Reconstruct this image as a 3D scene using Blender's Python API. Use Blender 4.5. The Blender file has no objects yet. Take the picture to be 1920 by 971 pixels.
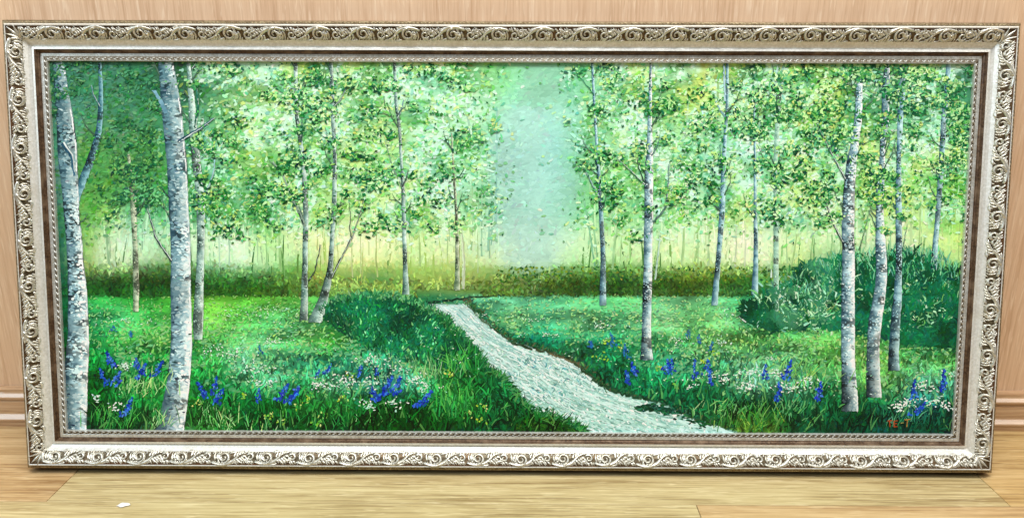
import bpy, math
import numpy as np
from mathutils import Vector, Matrix

rng = np.random.default_rng(7)
sc = bpy.context.scene
col = sc.collection

# ------------------------------------------------------------------ camera
CAM = np.array([0.007, -1.0274, 0.5623]); PITCH, YAW, ROLL = 0.2845, -0.0037, 0.0031
FPX = 1400.0
def cam_axes():
    cp, sp, cy, sy = math.cos(PITCH), math.sin(PITCH), math.cos(YAW), math.sin(YAW)
    f = np.array([sy*cp, cy*cp, -sp]); r = np.array([cy, -sy, 0.0]); u = np.cross(r, f)
    cr, sr = math.cos(ROLL), math.sin(ROLL)
    return cr*r+sr*u, -sr*r+cr*u, f
RX, UP, FW = cam_axes()
cd = bpy.data.cameras.new('camera'); cam = bpy.data.objects.new('camera', cd); col.objects.link(cam)
cd.sensor_fit = 'HORIZONTAL'; cd.sensor_width = 36.0; cd.lens = FPX/1920*36.0
cd.clip_start = 0.02; cd.clip_end = 100
M = Matrix.Identity(4)
for i in range(3):
    M[i][0], M[i][1], M[i][2], M[i][3] = RX[i], UP[i], -FW[i], CAM[i]
cam.matrix_world = M
sc.camera = cam

# ------------------------------------------------------------------ light
w = bpy.data.worlds.new('World'); sc.world = w; w.use_nodes = True
bg = w.node_tree.nodes['Background']; bg.inputs[0].default_value = (1.0, 0.97, 0.93, 1); bg.inputs[1].default_value = 0.08
def area(name, loc, target, sx, sy, power, color):
    l = bpy.data.lights.new(name, 'AREA'); l.shape = 'RECTANGLE'; l.size = sx; l.size_y = sy; l.energy = power; l.color = color
    o = bpy.data.objects.new(name, l); col.objects.link(o); o.location = loc
    o.rotation_euler = (Vector(target)-Vector(loc)).to_track_quat('-Z', 'Y').to_euler()
    return o
area('ceiling_lamp', (0.15, -0.95, 2.5), (0.0, -0.1, 0.3), 2.2, 0.7, 82, (1.0, 0.985, 0.945))
area("window_light", (-2.5, -1.4, 1.75), (0.0, -0.1, 0.3), 1.3, 1.3, 33, (0.80, 0.93, 1.0))
area('room_lamp', (2.4, -1.5, 2.1), (0.0, -0.1, 0.3), 1.0, 1.0, 17, (1.0, 0.93, 0.84))
sc.view_settings.view_transform = 'Standard'; sc.view_settings.look = 'None'
sc.view_settings.exposure = 0.0; sc.view_settings.gamma = 1.0; sc.view_settings.use_curve_mapping = False
sc.cycles.max_bounces = 6

# ------------------------------------------------------------------ helpers
def lin(c):
    c = np.asarray(c, float)/255.0
    return np.where(c <= 0.04045, c/12.92, ((c+0.055)/1.055)**2.4)
def rgba(*c): return tuple(lin(c))+(1.0,)

def obj(name, verts, faces, mat=None, parent=None, smooth=False, matidx=None, kind=None):
    me = bpy.data.meshes.new(name); me.from_pydata([tuple(v) for v in verts], [], [tuple(f) for f in faces])
    mats = mat if isinstance(mat, (list, tuple)) else [mat]
    for m in mats:
        if m: me.materials.append(m)
    if matidx is not None: me.polygons.foreach_set('material_index', np.asarray(matidx, dtype=np.int32))
    if smooth: me.polygons.foreach_set('use_smooth', np.ones(len(me.polygons), dtype=bool))
    me.update()
    o = bpy.data.objects.new(name, me); col.objects.link(o)
    if parent: o.parent = parent
    if kind: o['kind'] = kind
    return o

def nodes(name):
    m = bpy.data.materials.new(name); m.use_nodes = True
    nt = m.node_tree; b = nt.nodes['Principled BSDF']
    def N(t, **kw):
        n = nt.nodes.new(t)
        for k, v in kw.items():
            if k.startswith('i_'): n.inputs[int(k[2:]) if k[2:].isdigit() else k[2:].replace('_', ' ')].default_value = v
            else: setattr(n, k, v)
        return n
    L = lambda a, b_: nt.links.new(a, b_)
    return m, nt, b, N, L

def ramp(N, pts):
    r = N('ShaderNodeValToRGB'); e = r.color_ramp.elements
    e[0].position, e[0].color = pts[0]; e[1].position, e[1].color = pts[1]
    for p, c in pts[2:]:
        x = e.new(p); x.color = c
    return r

# ------------------------------------------------------------------ materials
def wood_mat(name, stops, axis, scale, rough, fleck, bump=0.05, rand=0.0, knots=False):
    """laminate wood: grain runs along `axis` (0 x, 2 z)"""
    m, nt, b, N, L = nodes(name)
    tc = N('ShaderNodeTexCoord'); info = N('ShaderNodeObjectInfo')
    off = N('ShaderNodeVectorMath', operation='SCALE'); L(info.outputs['Random'], off.inputs['Scale']); off.inputs[0].default_value = (3.7, 9.1, 5.3)
    add = N('ShaderNodeVectorMath', operation='ADD'); L(tc.outputs['Object'], add.inputs[0]); L(off.outputs[0], add.inputs[1])
    def stretched(long_, across):
        mp = N('ShaderNodeMapping'); s = [across]*3; s[axis] = long_; mp.inputs['Scale'].default_value = s
        L(add.outputs[0], mp.inputs[0]); return mp.outputs[0]
    big = N('ShaderNodeTexNoise'); big.inputs['Scale'].default_value = 1.0; big.inputs['Detail'].default_value = 4; big.inputs['Distortion'].default_value = 1.4
    L(stretched(1.6*scale, 14*scale), big.inputs['Vector'])
    fine = N('ShaderNodeTexNoise'); fine.inputs['Scale'].default_value = 1.0; fine.inputs['Detail'].default_value = 6; fine.inputs['Roughness'].default_value = 0.65
    L(stretched(9*scale, 300*scale), fine.inputs['Vector'])
    mid = N('ShaderNodeTexNoise'); mid.inputs['Scale'].default_value = 1.0; mid.inputs['Detail'].default_value = 5; mid.inputs['Distortion'].default_value = 0.8
    L(stretched(3.2*scale, 60*scale), mid.inputs['Vector'])
    a1 = N('ShaderNodeMath', operation='MULTIPLY'); a1.inputs[1].default_value = 0.22; L(big.outputs['Fac'], a1.inputs[0])
    a2 = N('ShaderNodeMath', operation='MULTIPLY_ADD'); a2.inputs[1].default_value = 0.52; L(fine.outputs['Fac'], a2.inputs[0]); L(a1.outputs[0], a2.inputs[2])
    a3 = N('ShaderNodeMath', operation='MULTIPLY_ADD'); a3.inputs[1].default_value = 0.26; L(mid.outputs['Fac'], a3.inputs[0]); L(a2.outputs[0], a3.inputs[2])
    r = ramp(N, stops); L(a3.outputs[0], r.inputs[0])
    c = r.outputs[0]
    # short pale flecks of the grain
    fl = N('ShaderNodeTexNoise'); fl.inputs['Scale'].default_value = 1.0; fl.inputs['Detail'].default_value = 2; fl.inputs['Distortion'].default_value = 0.9
    L(stretched(26*scale, 330*scale), fl.inputs['Vector'])
    fr = ramp(N, [(0.55, (0, 0, 0, 1)), (0.70, (1, 1, 1, 1))]); L(fl.outputs['Fac'], fr.inputs[0])
    mx = N('ShaderNodeMix', data_type='RGBA', blend_type='MIX'); mx.inputs['B'].default_value = fleck
    k = N('ShaderNodeMath', operation='MULTIPLY'); k.inputs[1].default_value = 0.55; L(fr.outputs[0], k.inputs[0]); L(k.outputs[0], mx.inputs['Factor']); L(c, mx.inputs['A'])
    c = mx.outputs['Result']
    L(c, b.inputs['Base Color'])
    b.inputs['Roughness'].default_value = rough; b.inputs['Specular IOR Level'].default_value = 0.35
    bp = N('ShaderNodeBump'); bp.inputs['Strength'].default_value = bump; bp.inputs['Distance'].default_value = 0.002
    L(fine.outputs['Fac'], bp.inputs['Height']); L(bp.outputs[0], b.inputs['Normal'])
    return m

def plank_mat(name, dark, mid, light, fleck):
    return wood_mat(name, [(0.39, rgba(*dark)), (0.61, rgba(*light)), (0.5, rgba(*mid))], 0, 1.0, 0.42, rgba(*fleck), 0.06)

m_wall = wood_mat('wall_laminate', [(0.39, rgba(204, 166, 132)), (0.61, rgba(232, 200, 168)), (0.5, rgba(224, 190, 157))], 2, 0.9, 0.5, rgba(246, 222, 194), 0.04)
m_base = wood_mat('skirting_laminate', [(0.39, rgba(160, 124, 90)), (0.61, rgba(204, 172, 138)), (0.5, rgba(186, 151, 116))], 0, 1.0, 0.20, rgba(205, 172, 134), 0.01)
m_base.node_tree.nodes['Principled BSDF'].inputs['Coat Weight'].default_value = 1.0
m_plank = [plank_mat('oak_plank_straw', (140, 118, 76), (188, 169, 123), (210, 195, 149), (224, 210, 168)),
           plank_mat('oak_plank_tan', (146, 112, 72), (188, 157, 112), (208, 180, 136), (220, 196, 154)),
           plank_mat('oak_plank_honey', (146, 114, 68), (188, 158, 106), (210, 182, 132), (220, 196, 148))]
m_sub, *_ = nodes('joint_dark'); m_sub.node_tree.nodes['Principled BSDF'].inputs['Base Color'].default_value = rgba(70, 48, 26)

def metal_mat(name, c1, c2, c3, rough, metallic, scale, amt=0.5):
    """worn antique leaf finish: silver leaf rubbed through to the toned base"""
    m, nt, b, N, L = nodes(name)
    tc = N('ShaderNodeTexCoord')
    n1 = N('ShaderNodeTexNoise'); n1.inputs['Scale'].default_value = scale; n1.inputs['Detail'].default_value = 6; n1.inputs['Roughness'].default_value = 0.7
    L(tc.outputs['Object'], n1.inputs['Vector'])
    n2 = N('ShaderNodeTexNoise'); n2.inputs['Scale'].default_value = scale*0.18; n2.inputs['Detail'].default_value = 3
    L(tc.outputs['Object'], n2.inputs['Vector'])
    r1 = ramp(N, [(0.42, rgba(*c2)), (0.62, rgba(*c1))]); L(n1.outputs['Fac'], r1.inputs[0])
    r2 = ramp(N, [(0.46, (0, 0, 0, 1)), (0.74, (amt, amt, amt, 1))]); L(n2.outputs['Fac'], r2.inputs[0])
    mx = N('ShaderNodeMix', data_type='RGBA'); L(r2.outputs[0], mx.inputs['Factor']); L(r1.outputs[0], mx.inputs['A']); mx.inputs['B'].default_value = rgba(*c3)
    L(mx.outputs['Result'], b.inputs['Base Color'])
    b.inputs['Metallic'].default_value = metallic; b.inputs['Roughness'].default_value = rough
    bp = N('ShaderNodeBump'); bp.inputs['Strength'].default_value = 0.25; bp.inputs['Distance'].default_value = 0.0006
    L(n1.outputs['Fac'], bp.inputs['Height']); L(bp.outputs[0], b.inputs['Normal'])
    return m
m_orn = metal_mat('antique_silver_relief', (236, 236, 230), (196, 193, 180), (158, 142, 110), 0.30, 0.62, 260)
m_cove = metal_mat('silver_leaf', (236, 238, 237), (216, 217, 211), (196, 192, 178), 0.38, 0.35, 300, 0.35)
m_ground = metal_mat('toned_brown_ground', (104, 84, 56), (66, 48, 30), (118, 70, 32), 0.45, 0.45, 200)
m_edge = metal_mat('bronzed_edge', (170, 154, 122), (128, 110, 80), (96, 70, 46), 0.36, 0.5, 240)
m_ground2 = metal_mat('toned_silver_ground', (112, 102, 80), (72, 62, 44), (110, 72, 34), 0.4, 0.5, 220)
m_brown = metal_mat('brown_fillet', (108, 84, 62), (66, 46, 32), (140, 118, 96), 0.38, 0.4, 320, 0.8)
m_side = metal_mat('dark_brown_side', (84, 58, 38), (58, 38, 24), (100, 74, 50), 0.5, 0.1, 150)
m_inner = metal_mat('mottled_silver', (234, 238, 238), (196, 198, 192), (168, 162, 146), 0.36, 0.5, 420, 0.6)
m_inground = metal_mat('toned_grey_ground', (132, 124, 108), (88, 78, 62), (98, 80, 54), 0.45, 0.4, 300)

def paint_mat():
    m, nt, b, N, L = nodes('oil_paint')
    at = N('ShaderNodeAttribute'); at.attribute_name = 'paint'
    L(at.outputs['Color'], b.inputs['Base Color'])
    b.inputs['Roughness'].default_value = 0.5; b.inputs['Specular IOR Level'].default_value = 0.22
    tc = N('ShaderNodeTexCoord')
    nz = N('ShaderNodeTexNoise'); nz.inputs['Scale'].default_value = 900; nz.inputs['Detail'].default_value = 3
    L(tc.outputs['Object'], nz.inputs['Vector'])
    bp = N('ShaderNodeBump'); bp.inputs['Strength'].default_value = 0.25; bp.inputs['Distance'].default_value = 0.0004
    L(nz.outputs['Fac'], bp.inputs['Height']); L(bp.outputs[0], b.inputs['Normal'])
    return m
m_paint = paint_mat()
m_linen, *_ = nodes('raw_linen'); m_linen.node_tree.nodes['Principled BSDF'].inputs['Base Color'].default_value = rgba(196, 184, 160)
m_white, *_ = nodes('white_scrap'); m_white.node_tree.nodes['Principled BSDF'].inputs['Base Color'].default_value = (0.86, 0.86, 0.84, 1)

# ------------------------------------------------------------------ wall, floor, skirting
def box(x0, x1, y0, y1, z0, z1, bev=0.0):
    if bev <= 0:
        v = [(x, y, z) for z in (z0, z1) for y in (y0, y1) for x in (x0, x1)]
        return v, [(0, 2, 3, 1), (4, 5, 7, 6), (0, 1, 5, 4), (2, 6, 7, 3), (0, 4, 6, 2), (1, 3, 7, 5)]
    b = bev      # box with chamfered top edges
    v = [(x0, y0, z0), (x1, y0, z0), (x1, y1, z0), (x0, y1, z0), (x0, y0, z1-b), (x1, y0, z1-b), (x1, y1, z1-b), (x0, y1, z1-b),
         (x0+b, y0+b, z1), (x1-b, y0+b, z1), (x1-b, y1-b, z1), (x0+b, y1-b, z1)]
    f = [(3, 2, 1, 0), (8, 9, 10, 11)]
    for i in range(4):
        j = (i+1) % 4
        f += [(i, j, 4+j, 4+i), (4+i, 4+j, 8+j, 8+i)]
    return v, f

wall = obj('wall', *box(-2.2, 2.2, 0.0, 0.12, 0.0, 1.9), m_wall); wall['kind'] = 'structure'
wall['label'] = 'pale wood laminate wall behind the leaning painting'
floor = obj('floor', *box(-2.2, 2.2, -1.9, 0.0, -0.03, -0.0098), m_sub); floor['kind'] = 'structure'
floor['label'] = 'oak laminate plank floor'
PW, PL, G = 0.195, 1.221, 0.00035
rows = [(-0.0120, -0.586, [1, 0, 2]), (-0.2070, 0.238, [0, 1, 0]), (-0.4020, -0.35, [2, 0, 1]), (-0.5970, 0.05, [1, 2, 0]), (-0.792, -0.2, [0, 1, 2]), (-0.987, 0.4, [2, 0, 1])]
for yt, x0, mi in rows:
    for k in range(-2, 3):
        a, b_ = max(x0+k*PL, -2.2), min(x0+(k+1)*PL, 2.2)
        if b_-a < 0.05: continue
        o = obj('plank', *box(a+G, b_-G, yt-PW+G, yt-G if yt < -0.1 else 0.0, -0.0092, 0.0, 0.0005), m_plank[mi[(k+1) % 3]], floor)
# skirting profile (depth toward the room, height)
prof = [(0.0, 0.0), (0.0175, 0.0), (0.0182, 0.004), (0.0182, 0.0085), (0.0196, 0.0100), (0.0198, 0.0115), (0.0192, 0.0130), (0.0150, 0.0180), (0.0142, 0.0192), (0.0138, 0.021),
        (0.0136, 0.029), (0.0132, 0.0385), (0.0122, 0.0405), (0.0132, 0.0422), (0.0150, 0.0440), (0.0152, 0.0455), (0.0146, 0.0470), (0.0110, 0.0512), (0.0100, 0.0530), (0.0092, 0.057), (0.004, 0.0585), (0.0, 0.059)]
v, f = [], []
for x in (-2.2, 2.2):
    v += [(x, -d, z) for d, z in prof]
n = len(prof)
f = [(i, n+i, n+i+1, i+1) for i in range(n-1)]
sk = obj('baseboard', v, f, m_base); sk['kind'] = 'structure'; sk['label'] = 'moulded wood skirting along the foot of the wall'


# ------------------------------------------------------------------ the framed painting: root and frame
W, H, ALPHA = 1.30, 0.5907, 0.1927
D = H*math.sin(ALPHA)
UB = np.array([0, math.sin(ALPHA), math.cos(ALPHA)]); NB = np.array([0, -math.cos(ALPHA), math.sin(ALPHA)])
ORG = np.array([-W/2, -D, 0.0006])
root = bpy.data.objects.new('framed_painting', None); col.objects.link(root)
R = Matrix.Identity(4)
for i in range(3):
    R[i][0], R[i][1], R[i][2], R[i][3] = (1.0, 0, 0)[i], UB[i], NB[i], ORG[i]
root.matrix_world = R
root['label'] = 'birch wood painting in an ornate silver frame leaning against the wall'
root['category'] = 'painting'

PROF = [(0, 0), (0, 27), (1.2, 30), (2.2, 30.6), (5.0, 30.6), (5.8, 34.0), (8.0, 37.4), (9.0, 37.0), (9.8, 35.8), (12.4, 34.9), (19, 31.4), (24.2, 27.6),
        (28.0, 23.9), (32.0, 21.6), (32.6, 21.8), (33.2, 24.0), (36.0, 24.4), (37.2, 22.6), (37.8, 19.6), (38.7, 18.6), (40.2, 18.2), (40.6, 18.2),
        (43.6, 18.3), (44.4, 18.0), (48.5, 19.4), (48.8, 20.0), (49.7, 19.8), (50.0, 18.8), (50.0, 11.5)]
PROF = [(t/1000, c/1000) for t, c in PROF]
FR_M = [m_side, m_edge, m_ground, m_cove, m_brown, m_inner, m_inground, m_ground2]
SEG = [0, 0, 1, 1, 3, 3, 3, 2, 2, 7, 7, 3, 3, 3, 3, 3, 4, 4, 4, 4, 5, 5, 5, 6, 6, 5, 5, 5]
PT = np.array([p[0] for p in PROF[7:16]]); PC = np.array([p[1] for p in PROF[7:16]])
def ground_c(t): return np.interp(t, PT, PC)

def make_rail(name, loc, rotz, L):
    v, f, mi = [], [], []
    for t, c in PROF: v += [(t, t, c), (L-t, t, c)]
    for i in range(len(PROF)-1):
        f.append((2*i, 2*i+1, 2*i+3, 2*i+2)); mi.append(SEG[i])
    o = obj(name, v, f, FR_M, root, matidx=mi)
    o.location = loc; o.rotation_euler = (0, 0, rotz)
    return o

def ribbon(V, F, path, w0, w1, h0, h1, cfun, closed_tip=True, mid=None):
    """half-round relief ribbon along path [(s,t)] in metres"""
    P = np.array(path, float); nP = len(P)
    T = np.gradient(P, axis=0); T /= np.linalg.norm(T, axis=1)[:, None]+1e-12
    Nn = np.stack([-T[:, 1], T[:, 0]], 1)
    u = np.linspace(0, 1, nP)
    wd = (w0+(w1-w0)*u) if mid is None else np.interp(u, [0, 0.4, 1], [w0, mid, w1])
    ht = h0+(h1-h0)*u
    cs = [(-1, -0.15), (-0.66, 0.72), (0, 1.0), (0.66, 0.72), (1, -0.15)]
    b = len(V)
    for i in range(nP):
        for k, hh in cs:
            q = P[i]+Nn[i]*wd[i]*k
            V.append((q[0], q[1], float(cfun(q[0], q[1]))+ht[i]*hh))
    for i in range(nP-1):
        for k in range(4):
            a = b+i*5+k
            F.append((a, a+1, a+6, a+5))
    F.append((b, b+5-1, b+3, b+2, b+1)); e = b+(nP-1)*5; F.append((e, e+1, e+2, e+3, e+4))

def arc(cx, cy, r0, r1, a0, a1, n):
    a = np.radians(np.linspace(a0, a1, n)); r = np.linspace(r0, r1, n)
    return [(cx+r[i]*math.cos(a[i]), cy+r[i]*math.sin(a[i])) for i in range(n)]
def bez(p0, p1, p2, n=6):
    u = np.linspace(0, 1, n)[:, None]
    return list((1-u)**2*np.array(p0)+2*u*(1-u)*np.array(p1)+u*u*np.array(p2))

def make_scroll_mesh(P, seed=0):
    """one acanthus scroll, P metres long, lying on the sloping band (t 10..28 mm)"""
    V, F = [], []; jr = np.random.default_rng(seed)
    k = P/57.0; QC = 0.0180; qs = 0.00084
    cf = lambda s, t: ground_c(t)
    S = lambda pts: (lambda d: [(x*k+d[0], QC+y*qs+d[1]) for x, y in pts])(jr.normal(0, .00035, 2))
    def rb(pts, w0, w1, h0, h1, mid=None): ribbon(V, F, S(pts), w0*1.3/1000, w1*1.3/1000, h0/1000, h1/1000, cf, mid=None if mid is None else mid*1.45/1000)
    rb(arc(16, 0.2, 8.0, 2.0, -95, 420, 22), 1.35, 0.7, 3.0, 2.6)                       # volute
    rb(bez((1, -5.2), (9, -9.6), (18, -8.2), 6)+bez((19, -8.0), (28, -6.5), (32, 0), 6)+bez((33, 1.2), (37, 6.8), (46, 7.4), 6), 1.0, 0.5, 2.6, 1.6, 1.7)   # stem
    for i in range(5):                                                                   # leaf fingers below the stem
        x = 26.5+3.2*i; y = -4.8+1.5*i
        rb(bez((x, y), (x+3.2, y-1.5), (x+2.6+0.7*i, -8.8+0.35*i), 5), 0.9, 0.25, 2.2, 0.9, 1.15)
    for i in range(4):                                                                   # fingers above the stem
        x = 30+3.4*i; y = 0.8+1.2*i
        rb(bez((x, y), (x-1.2, y+3.4), (x+2.4, 7.6+0.3*i), 5), 0.8, 0.25, 2.0, 0.9, 1.05)
    for a in (140, 172, 204, 232, 258):                                                  # fingers round the volute
        ca, sa = math.cos(math.radians(a)), math.sin(math.radians(a)); cb, sb = math.cos(math.radians(a+26)), math.sin(math.radians(a+26))
        rb(bez((16+7.0*ca, 7.0*sa), (16+9.8*ca, 8.8*sa), (16+11.2*cb, 9.2*sb), 5), 0.9, 0.25, 2.0, 0.8, 1.1)
    rb(arc(51, 0.4, 5.4, 1.4, 150, -250, 14), 1.05, 0.7, 2.4, 2.2)                       # small curl
    for i, a in enumerate((-70, -100, -130)):
        ca, sa = math.cos(math.radians(a)), math.sin(math.radians(a))
        rb(bez((51+4.6*ca, 4.6*sa), (52+7*ca, 6.8*sa), (54+8.6*ca, 9.0*sa), 4), 0.8, 0.25, 1.9, 0.8, 1.0)
    for i, a in enumerate((60, 90)):
        ca, sa = math.cos(math.radians(a)), math.sin(math.radians(a))
        rb(bez((51+4.8*ca, 4.8*sa), (50+7*ca, 6.6*sa), (47+8*ca, 8.2*sa), 4), 0.7, 0.25, 1.8, 0.8, 0.9)
    for i in range(3):                                                                   # ribs inside the volute
        rb(arc(16, 0.2, 5.0-0.1*i, 4.6, 40+i*75, 85+i*75, 4), 0.45, 0.3, 1.5, 1.2)
    for i in range(4):                                                                   # leaf lobes filling the gaps
        rb(bez((33+4*i, -1.2+.8*i), (36+4*i, -4.5+.6*i), (40+3.4*i, -7.6+.5*i), 5), 0.6, 0.25, 1.6, 0.7, 1.0)
        rb(bez((5+3*i, -4+.4*i), (2+2*i, 1+i), (4+4.0*i, 6.4+.6*i), 5), 0.6, 0.25, 1.5, 0.7, 1.0)
    rb(bez((24, 6.5), (28, 8.6), (33, 7.4), 5), 0.7, 0.3, 1.7, .9, 1.2)
    rb(bez((22, -8.4), (27, -8.8), (31, -7.4), 4), 0.6, 0.3, 1.6, .8, 1.0)
    for j in range(21):                                                                  # fringe of leaf tips along both edges
        x = 2.7*j+jr.uniform(-.5, .5)
        if jr.random() < .8: rb(bez((x, -5.0), (x+.6, -7.6), (x+2.2+jr.uniform(-.6, .6), -9.4+jr.uniform(-.4, .8)), 4), 0.45, 0.18, 1.5, 0.7, 0.55)
        if jr.random() < .5: rb(bez((x, 4.6), (x+1.4, 6.6), (x+.8+jr.uniform(-1, 1), 8.6+jr.uniform(-.6, .6)), 4), 0.4, 0.18, 1.2, 0.6, 0.5)
    rb(bez((41, -4.6), (44, -2.2), (47.5, -3.4), 5), 0.5, 0.3, 1.8, 1.0, 1.3)
    rb(bez((40, 2.2), (43.5, 3.6), (46.5, 1.4), 5), 0.4, 0.3, 1.8, 1.0, 1.2)
    me = bpy.data.meshes.new('scroll_ornament'); me.from_pydata(V, [], F); me.materials.append(m_orn)
    me.polygons.foreach_set('use_smooth', np.ones(len(me.polygons), dtype=bool)); me.update()
    return me
def make_corner_mesh():
    V, F = [], []
    cf = lambda s, t: ground_c(min(s, t))
    c0 = 0.0246
    for a, ln in ((225, 20), (207, 17), (243, 17), (190, 13.5), (260, 13.5)):
        ca, sa = math.cos(math.radians(a)), math.sin(math.radians(a)); bend = (a-225)*0.5
        cb, sb = math.cos(math.radians(a+bend)), math.sin(math.radians(a+bend))
        ribbon(V, F, bez((c0+0.002*ca, c0+0.002*sa), (c0+ln*.6e-3*ca, c0+ln*.6e-3*sa), (c0+ln*1e-3*cb, c0+ln*1e-3*sb), 7), 0.0008, 0.0004, 0.0024, 0.0012, cf, mid=0.0021)
    ribbon(V, F, arc(c0-0.0005, c0-0.0005, 0.0022, 0.0006, 0, 420, 10), 0.0009, 0.0005, 0.002, 0.002, cf)
    me = bpy.data.meshes.new('corner_leaf'); me.from_pydata(V, [], F); me.materials.append(m_orn)
    me.polygons.foreach_set('use_smooth', np.ones(len(me.polygons), dtype=bool)); me.update()
    return me
corner_me = make_corner_mesh()
scroll_cache = {}

def bead_row(L, rail):
    V, F = [], []
    n = int((L-0.009)/0.0049)
    for i in range(n):
        s0 = 0.0045+(L-0.009)*(i+0.5)/n; b = len(V)
        rings = [(-0.0019, 0.25), (-0.0012, 0.85), (0.0012, 0.85), (0.0019, 0.25)]
        for ds, r in rings:
            for k in range(5):
                a = math.pi*k/4
                V.append((s0+ds, 0.0036+0.00125*r*math.cos(a), 0.0304+0.0015*r*math.sin(a)))
        for j in range(3):
            for k in range(4):
                q = b+j*5+k; F.append((q, q+1, q+6, q+5))
    return obj('bead_row', V, F, m_edge, rail, smooth=True, kind='stuff')
def leaf_row(L, rail):
    V, F = [], []
    cf = lambda s, t: np.interp(t, [0.0444, 0.0485], [0.0180, 0.0194])
    n = int((L-0.1)/0.0078); st = (L-0.096)/n
    for i in range(n):
        s0 = 0.048+st*i
        ribbon(V, F, bez((s0+0.0006, 0.0455), (s0+0.0034, 0.0452), (s0+0.0046, 0.0482), 4), 0.0005, 0.0003, 0.0011, 0.0008, cf, mid=0.0010)
        ribbon(V, F, bez((s0+0.0022, 0.0484), (s0+0.0052, 0.0486), (s0+0.0066, 0.0458), 4), 0.0004, 0.0003, 0.0010, 0.0007, cf, mid=0.0008)
    return obj('leaf_row', V, F, m_inner, rail, smooth=True, kind='stuff')

for name, loc, rz, L in (('bottom_rail', (0, 0, 0), 0, W), ('side_rail', (W, 0, 0), math.pi/2, H), ('top_rail', (W, H, 0), math.pi, W), ('side_rail', (0, H, 0), -math.pi/2, H)):
    rail = make_rail(name, loc, rz, L)
    s0 = 0.024; usable = L-2*s0; n = round(usable/0.0575); P = usable/n
    key = round(P, 5)
    if key not in scroll_cache: scroll_cache[key] = [make_scroll_mesh(P, q) for q in range(5)]
    for i in range(n):
        o = bpy.data.objects.new('scroll_ornament', scroll_cache[key][(i*3+int(rz*2)) % 5]); col.objects.link(o); o.parent = rail; o.location = (s0+i*P, 0, 0)
    o = bpy.data.objects.new('corner_leaf', corner_me); col.objects.link(o); o.parent = rail
    bead_row(L, rail); leaf_row(L, rail)

# ------------------------------------------------------------------ the canvas and its paint
C_CANVAS = 0.0150
def to_plane(x, y, c):
    """photograph pixel -> (a, b) on the painting's own plane at height c above its back"""
    x = np.asarray(x, float); y = np.asarray(y, float)
    q = RX[None]*((x-960)/FPX)[:, None]-UP[None]*((y-485.5)/FPX)[:, None]+FW[None]
    s = ((ORG+c*NB-CAM)@NB)/(q@NB)
    P = CAM+s[:, None]*q-ORG
    return P[:, 0], P@UB
def to_px(a, b, c):
    P = ORG[None]+np.outer(a, [1, 0, 0])+np.outer(b, UB)+c*NB[None]-CAM[None]
    z = P@FW
    return 960+FPX*(P@RX)/z, 485.5-FPX*(P@UP)/z

def vnoise(x, y, s, seed):
    r = np.random.default_rng(seed).random((64, 64))
    u, v = np.asarray(x)/s, np.asarray(y)/s
    i, j = np.floor(u).astype(int), np.floor(v).astype(int); fu, fv = u-i, v-j
    fu, fv = fu*fu*(3-2*fu), fv*fv*(3-2*fv)
    g = lambda a, b: r[a % 64, b % 64]
    return (g(i, j)*(1-fu)+g(i+1, j)*fu)*(1-fv)+(g(i, j+1)*(1-fu)+g(i+1, j+1)*fu)*fv
def fbm(x, y, s, seed): return 0.55*vnoise(x, y, s, seed)+0.3*vnoise(x, y, s/2.1, seed+1)+0.15*vnoise(x, y, s/4.3, seed+2)

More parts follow.
